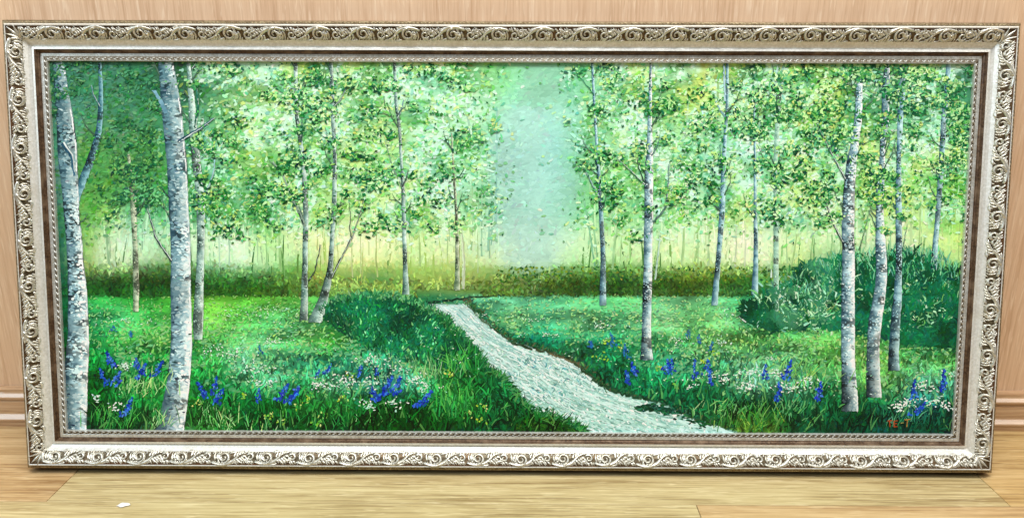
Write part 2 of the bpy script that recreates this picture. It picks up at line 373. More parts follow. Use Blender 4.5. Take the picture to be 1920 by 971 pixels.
# the picture's own colours, row by row: (y, [(x, r, g, b) ...])
ROWS = [
 (130, '100:50,110,85 150:60,125,95 220:70,140,105 290:60,120,80 350:50,115,75 420:90,160,110 500:140,190,110 560:130,190,120 640:130,185,130 700:150,205,130 760:130,195,135 820:140,205,140 880:130,190,120 930:140,205,130 980:140,215,150 1030:145,220,170 1080:130,205,150 1130:140,200,140 1180:110,170,110 1230:100,165,105 1290:150,195,120 1320:210,230,130 1380:140,195,130 1440:90,155,90 1500:110,180,110 1560:130,190,110 1620:80,150,105 1680:90,155,125 1740:150,205,150 1790:130,190,160 1815:80,150,120'),
 (200, '100:90,140,130 150:70,140,110 180:120,160,120 230:70,140,90 280:80,150,90 350:60,120,90 400:130,195,130 460:175,220,140 520:185,225,160 600:175,220,140 660:190,225,150 720:180,225,150 780:160,215,140 840:165,220,150 880:200,240,200 930:170,225,180 980:160,225,200 1030:170,230,205 1070:150,215,180 1100:150,215,160 1150:180,225,170 1200:140,190,130 1250:150,205,130 1300:190,225,130 1350:170,220,140 1420:180,225,160 1480:160,210,140 1540:120,190,110 1600:110,175,110 1650:140,195,140 1720:130,195,140 1780:130,200,150 1815:90,170,120'),
 (270, '110:100,140,140 160:110,165,60 220:100,160,80 280:60,130,50 380:90,160,130 430:150,205,130 490:170,220,130 550:160,205,125 600:170,215,130 650:185,225,170 720:190,230,150 780:150,205,140 850:140,205,140 900:150,210,150 940:170,225,205 990:165,225,215 1040:160,220,210 1075:140,210,170 1110:120,190,120 1150:150,210,150 1190:200,235,220 1240:160,215,150 1290:180,230,180 1340:180,230,190 1390:190,235,215 1440:150,210,160 1500:150,210,150 1550:160,215,140 1620:170,215,110 1670:120,190,120 1730:130,195,150 1790:130,200,120'),
 (340, '110:90,130,120 165:120,175,60 210:110,165,70 260:80,150,90 300:90,160,80 400:90,170,110 450:130,185,100 490:110,165,90 530:110,180,110 600:150,205,130 650:190,225,160 700:140,205,130 760:180,225,190 800:200,235,215 850:170,220,170 900:160,215,170 945:160,215,200 1000:155,220,210 1050:150,210,195 1080:140,205,160 1110:130,200,120 1160:150,215,140 1190:150,205,130 1240:140,200,130 1290:170,220,160 1330:180,235,200 1390:190,230,200 1440:140,205,140 1490:170,220,180 1540:150,210,160 1620:160,215,110 1670:140,205,120 1720:170,225,140 1790:110,185,90'),
 (400, '110:60,115,95 165:130,185,70 210:150,200,110 240:150,200,160 290:110,185,130 400:100,180,110 450:140,200,120 500:70,150,70 540:110,185,100 600:190,225,140 650:180,215,140 700:180,220,150 740:150,210,120 790:160,205,120 830:170,215,160 880:175,220,150 920:165,215,170 970:160,215,195 1020:150,205,185 1070:150,210,170 1110:150,215,150 1170:160,215,140 1200:160,215,150 1250:140,205,130 1300:150,210,120 1340:180,225,150 1390:180,225,170 1440:160,215,160 1500:160,215,160 1540:190,230,180 1620:190,230,160 1700:200,230,160 1790:140,205,80'),
 (450, '110:40,105,85 165:150,195,110 210:170,205,160 240:190,230,200 300:150,205,150 400:200,235,190 450:200,240,200 500:150,215,100 540:190,225,150 600:220,230,150 660:225,240,180 720:215,235,170 780:190,225,140 830:190,225,160 880:190,220,150 930:175,215,175 980:190,225,205 1020:170,210,185 1070:165,215,170 1110:175,220,150 1170:180,225,150 1250:190,225,150 1300:190,230,160 1350:200,230,170 1390:225,235,200 1440:190,225,170 1500:200,235,150 1540:180,225,140 1620:190,225,160 1700:200,230,160 1790:180,225,90'),
 (490, '110:40,100,80 165:150,180,110 210:180,210,160 250:170,205,150 300:90,140,80 400:170,215,160 450:190,230,180 500:170,215,150 550:130,190,100 600:170,200,110 660:200,215,130 720:185,205,110 780:165,200,110 830:180,205,120 880:170,200,120 930:180,210,150 980:200,230,205 1030:170,210,165 1080:150,205,130 1110:160,210,140 1170:150,200,110 1250:180,215,140 1300:170,210,120 1350:190,220,150 1400:200,220,160 1440:190,220,160 1500:160,200,100 1540:90,150,80 1620:90,150,90 1700:70,135,85 1790:150,200,100'),
 (525, '110:30,100,80 165:60,100,50 250:50,90,45 300:45,85,40 400:50,110,60 450:60,120,60 500:50,105,50 550:90,130,60 600:140,165,80 660:110,150,80 720:100,150,80 780:150,175,90 830:140,170,90 880:150,170,90 920:120,150,70 960:80,115,45 1020:70,110,45 1080:70,110,50 1120:60,110,50 1170:45,95,50 1250:65,105,45 1300:85,115,45 1350:80,120,50 1400:60,115,50 1440:60,120,60 1500:40,110,70 1560:30,100,60 1640:25,95,65 1720:20,90,60 1790:40,110,60'),
 (545, '110:20,90,60 165:30,90,40 300:30,75,35 450:35,85,35 540:60,100,45 660:120,165,90 750:110,150,80 850:110,145,80 950:85,120,55 1050:45,75,35 1170:45,85,40 1300:50,80,35 1400:50,110,60 1500:30,105,65 1640:25,98,68 1790:20,95,65'),
 (560, '110:20,95,60 180:60,150,70 280:60,140,50 400:130,180,60 450:110,170,60 520:110,165,60 600:90,150,70 660:60,135,90 720:40,115,75 780:40,100,60 900:120,185,140 960:130,195,150 1030:120,190,140 1100:110,180,120 1170:110,175,110 1250:140,200,140 1330:140,195,130 1400:70,150,100 1480:25,100,65 1550:60,130,90 1640:25,100,70 1750:20,95,65'),
 (600, '110:20,95,60 180:60,150,90 220:90,180,110 280:80,165,80 400:140,190,80 460:100,170,80 520:110,180,110 580:110,170,100 640:50,140,80 700:20,110,75 760:25,105,75 800:60,120,80 900:60,140,100 960:160,215,140 1020:100,180,130 1080:150,205,140 1150:110,180,120 1250:170,215,150 1300:140,200,120 1350:150,205,130 1400:90,160,110 1450:20,105,65 1520:90,150,110 1560:60,130,80 1640:25,100,60 1750:20,95,60'),
 (640, '110:20,100,50 180:40,140,70 230:90,165,80 280:100,170,80 400:80,150,70 460:120,180,110 520:110,180,110 580:110,170,90 620:90,160,60 680:40,120,70 740:20,100,65 800:40,115,70 850:40,110,60 960:30,115,80 1020:20,115,85 1080:60,140,90 1130:40,130,90 1180:60,140,90 1240:80,150,90 1300:130,190,110 1350:150,200,110 1400:120,180,90 1460:110,170,90 1520:120,175,90 1570:130,180,90 1620:120,170,90 1700:60,130,75 1760:30,105,70'),
 (680, '110:20,90,40 180:20,115,50 230:40,130,70 280:30,125,60 400:60,145,70 450:140,195,150 500:120,185,130 560:70,150,110 620:60,145,110 680:70,160,120 740:90,170,130 790:110,170,100 840:40,115,60 890:30,105,55 1080:60,115,70 1140:30,120,75 1200:50,130,80 1260:60,145,110 1320:90,165,110 1370:110,180,130 1420:130,195,140 1480:130,190,130 1540:110,170,90 1610:130,180,90 1660:140,185,90 1720:90,155,90 1780:120,180,90'),
 (720, '110:15,75,30 180:20,100,35 240:60,150,80 290:50,130,60 400:30,125,60 450:50,140,80 500:90,165,120 560:50,140,80 620:110,180,130 690:70,150,130 740:60,130,130 790:80,165,120 840:60,140,60 890:30,110,50 930:30,120,65 1150:30,90,60 1200:20,105,65 1260:30,120,75 1320:40,130,80 1370:90,165,120 1420:130,185,145 1480:120,180,140 1540:60,140,90 1620:120,170,90 1660:110,165,90 1720:110,175,140 1780:110,175,140'),
 (760, '110:10,60,30 180:15,90,35 240:30,110,50 290:30,105,45 400:40,120,50 450:20,110,50 500:20,110,45 560:40,125,50 620:60,140,60 680:30,110,50 740:20,100,40 790:20,105,40 840:50,140,60 890:60,150,60 930:20,100,55 970:10,85,45 1220:20,90,60 1280:15,85,55 1340:20,100,60 1400:40,120,70 1450:20,95,55 1500:30,105,65 1560:30,110,65 1620:20,100,60 1680:60,140,100 1720:50,130,140 1780:30,115,80'),
 (798, '110:10,45,25 180:10,60,30 240:15,75,30 290:70,100,60 400:50,110,40 450:20,90,35 520:20,85,45 580:30,100,40 640:15,75,35 700:8,70,20 760:8,70,20 820:20,90,30 880:20,85,40 940:5,65,40 990:30,90,25 1050:20,65,20 1330:60,110,60 1390:90,110,40 1440:90,110,40 1500:30,110,70 1560:20,85,55 1620:10,75,55 1680:15,75,60 1740:10,70,50 1790:15,60,50')]
RY, RT = [], []
gx = np.arange(60, 1861, 4.0)
for y, s in ROWS:
    p = [t.split(':') for t in s.split()]
    xs = [float(a) for a, _ in p]; cs = np.array([[float(q) for q in c.split(',')] for _, c in p])
    RT.append(np.stack([np.interp(gx, xs, cs[:, k]) for k in range(3)], 1)); RY.append(y)
RT = np.array(RT); RY = np.array(RY, float)
def field(x, y):
    """blurred colour of the painted scene (sRGB 0..255)"""
    x = np.asarray(x, float); y = np.asarray(y, float)
    i = np.clip(np.searchsorted(RY, y)-1, 0, len(RY)-2); fy = np.clip((y-RY[i])/(RY[i+1]-RY[i]), 0, 1)[:, None]
    j = np.clip((x-60)/4, 0, len(gx)-1.001); j0 = j.astype(int); fx = (j-j0)[:, None]
    a = RT[i, j0]*(1-fx)+RT[i, j0+1]*fx; b = RT[i+1, j0]*(1-fx)+RT[i+1, j0+1]*fx
    return a*(1-fy)+b*fy

def patches(x, y, C):
    C = C*(1-np.clip((430-y)/60, 0, 1)*(.02+.24*np.clip((300-y)/180, 0, 1)*np.clip(np.abs(x-1000)/700, 0, 1)))[:, None]
    gl = (np.clip((y-405)/40, 0, 1)*np.clip((505-y)/20, 0, 1)*np.clip((x-165)/30, 0, 1)*.38)[:, None]
    C = C+gl*(np.array([244, 252, 226])-C)
    lk_ = (np.clip((345-x)/80, 0, 1)*np.clip((390-y)/160, 0, 1))[:, None]; C = C*(1-.45*lk_)+np.array([62, 132, 104])*.45*lk_
    C = C*(1-np.clip((y-548)/12, 0, 1)[:, None]*np.array([.12, -.03, -.03]))
    gm = (np.clip(1.35-np.abs(x-np.interp(y, [120, 330, 500], [1012, 1006, 985])+(fbm(x, y, 80, 201)-.5)*150)/np.interp(y, [120, 330, 500], [72, 78, 52]), 0, 1)*np.clip((515-y)/30, 0, 1))[:, None]
    gc = np.where((y < 200)[:, None], np.array([150, 196, 168]), np.array([166, 203, 190]))*np.interp(fbm(x, y*.8, 60, 205), [.25, .75], [.93, 1.08])[:, None]
    C = C*(1-.72*gm)+gc*.72*gm
    return _patches(x, y, C)
def _patches(x, y, C):
    """pale gaps between the leaves, light and dark drifts over the meadow"""
    up = np.clip((460-y)/60, 0, 1)*np.clip(np.abs(x-1010)/90-.85, 0, 1)*np.clip((x-330)/60, 0.1, 1)
    h = np.clip((fbm(x, y, 44, 101)-.44)/.15, 0, 1)*up
    C = C*(1-.78*h[:, None])+np.array([212, 248, 220])*.78*h[:, None]
    h2 = np.clip((fbm(x, y, 60, 111)-.56)/.14, 0, 1)*up*np.clip((x-330)/60, 0, 1)
    C = C*(1-.55*h2[:, None])+np.array([206, 230, 126])*.55*h2[:, None]
    h3 = np.clip((fbm(x, y, 52, 131)-.54)/.14, 0, 1)*np.clip((460-y)/60, 0, 1)*np.clip(np.abs(x-1010)/90-.95, 0, 1)
    C = C*(1-.40*h3[:, None])+np.array([64, 146, 88])*.40*h3[:, None]
    g = np.clip((y-548)/12, 0, 1)
    m = fbm(x*.34, y*1.15, 22, 141)-.5
    lit = np.clip((C[:, 1]-90)/60, 0, 1)
    return C*(1-.02*g+g*m*1.0)[:, None]+(np.clip(m, 0, 1)*g*lit*80)[:, None]*np.array([.42, .46, .30])
# stream outline
SL = np.array([(786, 571), (812, 585), (838, 603), (862, 632), (890, 660), (912, 688), (938, 702), (956, 722), (975, 748), (1000, 771), (1045, 782), (1075, 795), (1100, 812)], float)
SR = np.array([(872, 563), (884, 576), (905, 598), (935, 622), (962, 640), (1000, 652), (1060, 670), (1090, 690), (1115, 712), (1140, 730), (1180, 742), (1235, 752), (1300, 785), (1390, 812)], float)
def in_stream(x, y):
    l = np.interp(y, SL[:, 1], SL[:, 0], left=1e6); r = np.interp(y, SR[:, 1], SR[:, 0], right=-1e6)
    return (x > l) & (x < r) & (y > 564)

class Strokes:
    """paint strokes on the canvas plane: polygons in photo-pixel coordinates with a colour per vertex"""
    def __init__(s, z): s.z = z*0.6; s.X, s.Y, s.Z, s.C, s.faces, s.n = [], [], [], [], [], 0
    def add(s, x, y, c, tmpl, dz=None):
        """x, y: (n, k) vertices; c: (n, 3) or (n, k, 3) sRGB; tmpl: list of index tuples"""
        n, k = x.shape
        if n == 0: return
        zz = s.z+(rng.random((n, 1))*0.00013 if dz is None else dz)
        tilt = rng.normal(0, 0.00002, (n, k))
        if c.ndim == 2: c = np.repeat(c[:, None], k, 1)+rng.normal(0, 4, (n, k, 1))
        s.X.append(x.ravel()); s.Y.append(y.ravel()); s.Z.append((zz+tilt).ravel()); s.C.append(c.reshape(-1, 3))
        base = s.n+np.arange(n)*k
        for t in tmpl: s.faces.append(base[:, None]+np.array(t)[None])
        s.n += n*k
    def dabs(s, x, y, ln, wd, ang, c, k=6):
        n = len(x); a = np.linspace(0, 2*np.pi, k, endpoint=False)[None]+rng.normal(0, 0.2, (n, k))
        r = rng.uniform(0.7, 1.15, (n, k))
        px = np.cos(a)*r*np.asarray(ln)[:, None]*0.5; py = np.sin(a)*r*np.asarray(wd)[:, None]*0.5
        ca, sa = np.cos(ang)[:, None], np.sin(ang)[:, None]
        s.add(x[:, None]+px*ca-py*sa, y[:, None]+px*sa+py*ca, c, [tuple(range(k))])
    def blades(s, x, y, ln, wd, ang, bend, c, tip=None):
        """tapering strokes from (x, y) along ang, bending; tip colour optional"""
        ln, wd, ang, bend = [np.broadcast_to(np.asarray(q, float), x.shape) for q in (ln, wd, ang, bend)]
        P = []
        for u in (0, 0.5, 1.0):
            aa = ang+bend*u
            P.append((x+ln*u*np.cos(aa), y+ln*u*np.sin(aa)))
        nx, ny = -np.sin(ang+bend*0.5), np.cos(ang+bend*0.5)
        h = wd*0.5
        vx = np.stack([P[0][0]-nx*h*.8, P[0][0]+nx*h*.8, P[1][0]-nx*h, P[1][0]+nx*h, P[2][0]-nx*h*.25, P[2][0]+nx*h*.25], 1)
        vy = np.stack([P[0][1]-ny*h*.8, P[0][1]+ny*h*.8, P[1][1]-ny*h, P[1][1]+ny*h, P[2][1]-ny*h*.25, P[2][1]+ny*h*.25], 1)
        if tip is not None: c = np.stack([c, c, (c+tip)/2, (c+tip)/2, tip, tip], 1)
        s.add(vx, vy, c, [(0, 1, 3, 2), (2, 3, 5, 4)])
    def line(s, pts, w0, w1, c0, c1, jit=0.6, step=5.0):
        """one long tapering brush line through pts"""
        P = np.array(pts, float); d = np.r_[0, np.cumsum(np.hypot(*np.diff(P, axis=0).T))]
        m = max(3, int(d[-1]/step)); u = np.linspace(0, d[-1], m)
        x = np.interp(u, d, P[:, 0]); y = np.interp(u, d, P[:, 1])
        x += rng.normal(0, jit, m); y += rng.normal(0, jit, m)
        t = np.stack([np.gradient(x), np.gradient(y)], 1); t /= np.linalg.norm(t, axis=1)[:, None]+1e-9
        wd = (w0+(w1-w0)*u/d[-1])*0.5*rng.uniform(0.75, 1.25, m)
        vx = np.stack([x-(-t[:, 1])*wd, x+(-t[:, 1])*wd], 1).reshape(1, -1); vy = np.stack([y-t[:, 0]*wd, y+t[:, 0]*wd], 1).reshape(1, -1)
        f = (u/d[-1])[:, None]; c = np.asarray(c0, float)*(1-f)+np.asarray(c1, float)*f+rng.normal(0, 9, (m, 1))
        s.add(vx, vy, np.repeat(c, 2, 0)[None], [(2*i, 2*i+1, 2*i+3, 2*i+2) for i in range(m-1)])
    def build(s, name, kind=None):
        x, y, z = np.concatenate(s.X), np.concatenate(s.Y), np.concatenate(s.Z)
        a, b = to_plane(x, y, C_CANVAS)
        co = np.stack([a, b, C_CANVAS+z], 1).astype(np.float32)
        co[:, 0] = np.clip(co[:, 0], 0.0445, W-0.0445); co[:, 1] = np.clip(co[:, 1], 0.0445, H-0.0445)
        me = bpy.data.meshes.new(name); me.vertices.add(len(co)); me.vertices.foreach_set('co', co.ravel())
        li = np.concatenate([f.ravel() for f in s.faces]); tot = np.concatenate([np.full(len(f), f.shape[1]) for f in s.faces])
        st = np.r_[0, np.cumsum(tot)[:-1]]
        me.loops.add(len(li)); me.loops.foreach_set('vertex_index', li.astype(np.int32))
        me.polygons.add(len(tot)); me.polygons.foreach_set('loop_start', st.astype(np.int32)); me.polygons.foreach_set('loop_total', tot.astype(np.int32))
        me.update(calc_edges=True); me.validate()
        paint_attr(me, np.concatenate(s.C))
        me.materials.append(m_paint)
        o = bpy.data.objects.new(name, me); col.objects.link(o); o.parent = canvas
        if kind: o['kind'] = kind
        return o
GAIN = 1.0
def paint_attr(me, c):
    at = me.color_attributes.new('paint', 'FLOAT_COLOR', 'POINT')
    c = np.clip(c, 0, 255); g = np.clip((c[:, 1:2]-np.maximum(c[:, :1], c[:, 2:]*.9))/60, 0, 1)       # emerald bias of the pigments
    c = c*(1+g*np.array([-.05, 0.0, .025])); c = 124+(c-124)*1.10
    v = np.ones((len(c), 4), np.float32); v[:, :3] = np.clip(lin(np.clip(c, 2, 250))*GAIN, 0, 0.93)
    at.data.foreach_set('color', v.ravel())

# --- canvas with the underpainting
na, nb = 560, 232
A = np.linspace(0.044, W-0.044, na); B = np.linspace(0.044, H-0.044, nb)
AA, BB = np.meshgrid(A, B); AA, BB = AA.ravel(), BB.ravel()
px, py = to_px(AA, BB, C_CANVAS)
C = field(px+(fbm(px, py, 40, 3)-0.5)*26, py+(fbm(px, py, 30, 9)-0.5)*np.where(py < 500, 40, 12))
C = C+((fbm(px, py, 9, 21)-0.5)*22)[:, None]
C = patches(px, py, C)
ins = in_stream(px, py)
sw = np.interp(py, [565, 640, 720, 810], [0.0, 0.2, 0.5, 1.0])[:, None]
C = np.where(ins[:, None], (np.array([196, 222, 218])*(1-sw)+np.array([146, 194, 178])*sw)+((fbm(px, py*1.6, 14, 5)-0.5)*70)[:, None], C)
V = np.stack([AA, BB, np.full_like(AA, C_CANVAS)], 1)
nv = len(V); bt = 0.003
idx = np.arange(nv).reshape(nb, na)
F = np.stack([idx[:-1, :-1].ravel(), idx[:-1, 1:].ravel(), idx[1:, 1:].ravel(), idx[1:, :-1].ravel()], 1)
canvas = obj('canvas', V, F.tolist(), m_paint, root, smooth=True)
paint_attr(canvas.data, C)
obj('backing', *box(0.03, W-0.03, 0.03, H-0.03, 0.0015, 0.0110), m_linen, root)

U = lambda n, a, b: rng.uniform(a, b, n)
def pick(n, pal, sd=7):
    p = np.array(pal, float); return p[rng.integers(0, len(p), n)]+rng.normal(0, sd, (n, 3))

# --- back foliage: broad soft dabs in the field colour
CLUMPS = [(500, 375, 55, 42, 1.2), (530, 340, 45, 30, 1.0), (620, 235, 45, 60, 0.8), (700, 335, 50, 40, 1.0), (740, 320, 35, 30, .8), (760, 425, 60, 26, 1.0), (790, 400, 50, 30, .8), (650, 150, 50, 30, .7),
  (740, 150, 50, 40, .8), (850, 150, 50, 40, .8), (840, 205, 45, 25, .8), (850, 275, 75, 40, 1.1), (900, 300, 50, 35, .8), (890, 420, 60, 30, .6), (1090, 250, 25, 50, .8), (1100, 310, 45, 40, 1.0), (1070, 140, 35, 25, .7), (1140, 180, 20, 40, .7),
  (1195, 165, 55, 55, 1.3), (1160, 300, 50, 40, .9), (1180, 340, 40, 30, .9), (1260, 330, 45, 60, 1.0), (1290, 410, 60, 28, .9), (1200, 410, 30, 30, .7), (1440, 370, 45, 40, 1.0), (1410, 260, 40, 25, .9),
  (1480, 200, 60, 40, .8), (1420, 150, 50, 25, 1.1), (1500, 270, 45, 60, 1.2), (1535, 330, 40, 50, 1.0), (1570, 210, 60, 70, 1.3), (1610, 140, 60, 30, 1.2), (1720, 250, 45, 60, 1.0), (1700, 150, 60, 25, .8), (1790, 210, 30, 50, .8), (1800, 340, 28, 70, .9),
  (230, 170, 60, 50, 1.0), (250, 290, 50, 50, 1.0), (160, 280, 16, 70, 1.0), (420, 300, 50, 60, .7), (400, 380, 40, 50, .8), (430, 150, 50, 30, .8), (560, 190, 60, 50, .7), (470, 230, 60, 50, .6), (120, 160, 40, 40, .8), (200, 420, 35, 60, .8), (470, 430, 40, 20, .5),
  (280, 400, 40, 40, .5), (1650, 330, 40, 60, .7), (1480, 400, 40, 30, .5), (1340, 330, 30, 50, .4), (580, 330, 40, 40, .8), (1230, 240, 40, 40, .6), (1310, 230, 60, 50, .6), (690, 220, 50, 50, .5)]
def clump_density(x, y):
    d = np.zeros_like(x)
    for cx, cy, rx, ry, k in CLUMPS: d += k*np.exp(-(((x-cx)/rx)**2+((y-cy)/ry)**2)*1.1)
    return d
def foliage_fade(x, y):
    gap = np.clip(np.abs(x-1008+(fbm(x, y, 60, 211)-.5)*130)/88, 0, 1)**2.2
    low = np.clip((470-y)/70, 0, 1)
    return gap*low
X0, X1, Y0, Y1 = 84, 1830, 114, 812

S = Strokes(0.0002)
n = 17000; x, y = U(n, X0, X1), U(n, Y0, 520)
c = patches(x, y, field(x, y))*rng.uniform(0.94, 1.07, (n, 1))+rng.normal(0, 4, (n, 3))
S.dabs(x, y, U(n, 7, 18), U(n, 4, 9), np.where(y > 430, np.pi/2, 0)+rng.normal(0, 0.6, n), c)
# the misty gap: broad pale scumbles
n = 1500; x, y = rng.normal(1010, 52, n), U(n, Y0, 510)
c = patches(x, y, field(x, y))+rng.normal(0, 3.5, (n, 1))
S.dabs(x, y, U(n, 12, 34), U(n, 5, 12), rng.normal(-0.3, 0.5, n), c)
# upright hazy streaks of the far wood
n = 520; x, y = U(n, 170, 1800), U(n, 400, 520)
k = np.abs(x-1010) > 75; x, y = x[k], y[k]; n = len(x)
c = patches(x, y, field(x, y))*np.where(rng.random((n, 1)) < .4, U(n, .84, .96)[:, None], 1.05)
S.blades(x, y, U(n, 25, 80), U(n, 1.5, 4), -np.pi/2+rng.normal(0, .05, n), rng.normal(0, .05, n), c)
S.build('painted_haze', 'stuff')

# --- far trunks: thin and pale
S = Strokes(0.0005)
far = [(838, 200, 843, 250, 4), (878, 180, 881, 250, 4.5), (917, 300, 916, 470, 3.5), (905, 320, 903, 480, 3), (885, 340, 884, 470, 2.5), (924, 330, 921, 460, 2.5), (660, 430, 661, 520, 2.5), (676, 440, 676, 515, 2), (706, 440, 708, 520, 3), (498, 440, 500, 510, 3), (522, 400, 526, 510, 4),
       (1082, 300, 1116, 500, 3.5), (1104, 340, 1122, 505, 3), (1160, 410, 1148, 505, 4.5), (1237, 440, 1226, 530, 4.5), (1282, 420, 1275, 515, 4.5), (1310, 450, 1300, 515, 4), (1330, 430, 1328, 500, 4), (1380, 420, 1378, 500, 2.5), (1398, 420, 1396, 500, 2.5), (1240, 200, 1235, 300, 3), (1290, 180, 1284, 300, 4.5), (1345, 120, 1347, 190, 3.5),
       (1495, 430, 1484, 500, 3), (1525, 440, 1520, 490, 3), (1560, 440, 1555, 480, 3), (1632, 390, 1610, 470, 3), (1708, 380, 1706, 500, 5), (1726, 380, 1722, 480, 3), (1735, 440, 1730, 490, 4), (198, 375, 206, 505, 5), (410, 410, 412, 500, 3), (428, 430, 430, 500, 3), (1415, 180, 1416, 340, 5), (1428, 170, 1424, 330, 3), (1020, 150, 1020, 150, 1), (786, 440, 788, 500, 2.5), (1530, 300, 1552, 400, 2.5), (932, 200, 930, 420, 3), (1655, 240, 1650, 330, 3)]
for xa, ya, xb, yb, wd in far:
    if ya == yb: continue
    mc = field(np.array([(xa+xb)/2]), np.array([(ya+yb)/2]))[0]
    cc = mc*0.82+np.array([8, 8, 18]); S.line([(xa, ya), ((xa+xb)/2+rng.normal(0, 1.5), (ya+yb)/2), (xb, yb)], wd*.7, wd, mc*.88+np.array([6, 6, 14]), cc, 0.4, 9)
for _ in range(26):
    xa = rng.uniform(180, 1800); ya = rng.uniform(400, 460)
    if abs(xa-1010) < 90: continue
    mc = field(np.array([xa]), np.array([ya+30]))[0]
    S.line([(xa, ya), (xa+rng.normal(0, 3), ya+rng.uniform(40, 90))], 1.0, 2.2, mc*.92, mc*.82+np.array([6, 4, 8]), .3, 9)
S.build('painted_far_trunks', 'stuff')

# --- mid foliage
S = Strokes(0.0008)
n = 20000; x, y = U(n, X0, X1), U(n, Y0, 470)
ff = foliage_fade(x, y); dn = clump_density(x, y); k = rng.random(n) < ff*(0.35+0.55*np.clip(dn, 0, 1)); x, y = x[k], y[k]; n = len(x)
base = patches(x, y, field(x, y)); t = rng.random(n)
lum = base.mean(1, keepdims=True)
mid_ = base*np.array([.78, .9, .72])
yel = base*0.55+np.array([205, 228, 120])*0.45
pal = base*0.4+np.array([218, 250, 220])*0.6
teal = base*.6+np.array([70, 160, 120])*.4
leftk = np.clip((330-x)/60, 0, 1)[:, None]
c = np.where((t < .38)[:, None], mid_, np.where((t < .55)[:, None], yel*(1-leftk*.6)+base*leftk*.6, np.where((t < .86)[:, None], pal*(1-leftk*.9)+base*leftk*.9, teal*(1-.2*leftk))))+rng.normal(0, 8, (n, 3))
S.dabs(x, y, U(n, 6, 15), U(n, 3.5, 7.5), rng.normal(-.15, .7, n), c)
S.build('painted_light_leaves', 'stuff')

# --- hedge and undergrowth behind the meadow
S = Strokes(0.0008)
n = 7000; x = U(n, 120, X1); top = np.interp(x, [120, 165, 300, 450, 560, 620, 760, 900, 960, 1100, 1300, 1420, 1480, 1500], [500, 492, 486, 492, 505, 515, 522, 520, 506, 502, 503, 500, 500, 500])
top = top+U(n, -8, 14)+(fbm(x, x*0+3, 70, 251)-.5)*44; y = top+(553-top)*rng.random(n)**.62
k = ~((x > 780) & (x < 905) & (y > 540)); x, y, top = x[k], y[k], top[k]; n = len(x)
hz = (np.clip(1-(y-top)/26, 0, 1)*.55)[:, None]
c = (.98*field(x, np.minimum(y+5, 546))*(1-hz)+field(x, np.full_like(y, 492.))*hz+np.array([8, 4, -4]))*U(n, .75, 1.25)[:, None]*(.7+.6*fbm(x, y, 24, 61))[:, None]+rng.normal(0, 6, (n, 3))
S.dabs(x, y, U(n, 5, 14), U(n, 3, 6), -np.pi/2+rng.normal(0, .8, n), c)
n = 500; x = U(n, 930, 1500); y = U(n, 500, 530)
S.dabs(x, y, U(n, 4, 8), U(n, 3, 5), rng.normal(0, 1, n), pick(n, [(100, 140, 50), (60, 110, 50), (130, 150, 60), (40, 90, 45)]))
S.line([(165, 551), (330, 553), (480, 549), (560, 548), (640, 545)], 3, 1.5, (25, 70, 30), (50, 90, 45), .8)
S.line([(800, 567), (860, 560), (930, 554), (1000, 549)], 3.5, 3, (30, 60, 50), (40, 70, 45), .8)
S.line([(1000, 549), (1100, 546), (1200, 547), (1300, 550), (1420, 552)], 4, 2, (40, 70, 35), (30, 80, 45), 1)
S.build('painted_hedge', 'stuff')

# --- meadow: dabs of light then upright grass, larger toward the viewer
S = Strokes(0.0008)
n = 26000; x, y = U(n, X0, X1), 552+(812-552)*rng.random(n)**.9
k = ~in_stream(x, y); x, y = x[k], y[k]; n = len(x)
sz = np.interp(y, [552, 812], [0.55, 1.6])
c = patches(x, y, field(x, y))*U(n, .70, 1.24)[:, None]+rng.normal(0, 8, (n, 3))
lightk = (rng.random(n) < np.interp(y, [552, 640, 720, 812], [.30, .26, .14, .04])) & (field(x, y)[:, 1] > 128)
c = np.where(lightk[:, None], field(x, y)*.45+np.array([196, 232, 150])*.55+rng.normal(0, 8, (n, 3)), c)
flat = rng.random(n) < np.interp(y, [552, 640, 720], [.75, .35, .1])
S.blades(x, y, U(n, 4, 11)*sz, U(n, 2.0, 4.8)*sz, np.where(flat, rng.normal(0, .25, n), -np.pi/2+rng.normal(.08, .45, n)), rng.normal(0, .35, n), c)
n = 3600; x, y = U(n, 168, X1), U(n, 566, 735); k = (fbm(x*.5, y, 20, 231) > .52) & ~in_stream(x, y) & (field(x, y)[:, 1] > 125); x, y = x[k], y[k]; n = len(x)
sz = np.interp(y, [560, 735], [.6, 1.2]); S.z += .0001
S.dabs(x, y, U(n, 7, 18)*sz, U(n, 2.5, 6)*sz, rng.normal(-.1, .4, n), field(x, y)*.45+pick(n, [(160, 214, 160), (136, 200, 140), (176, 220, 150), (120, 190, 150)], 8)*.55)
S.build('painted_meadow', 'stuff')

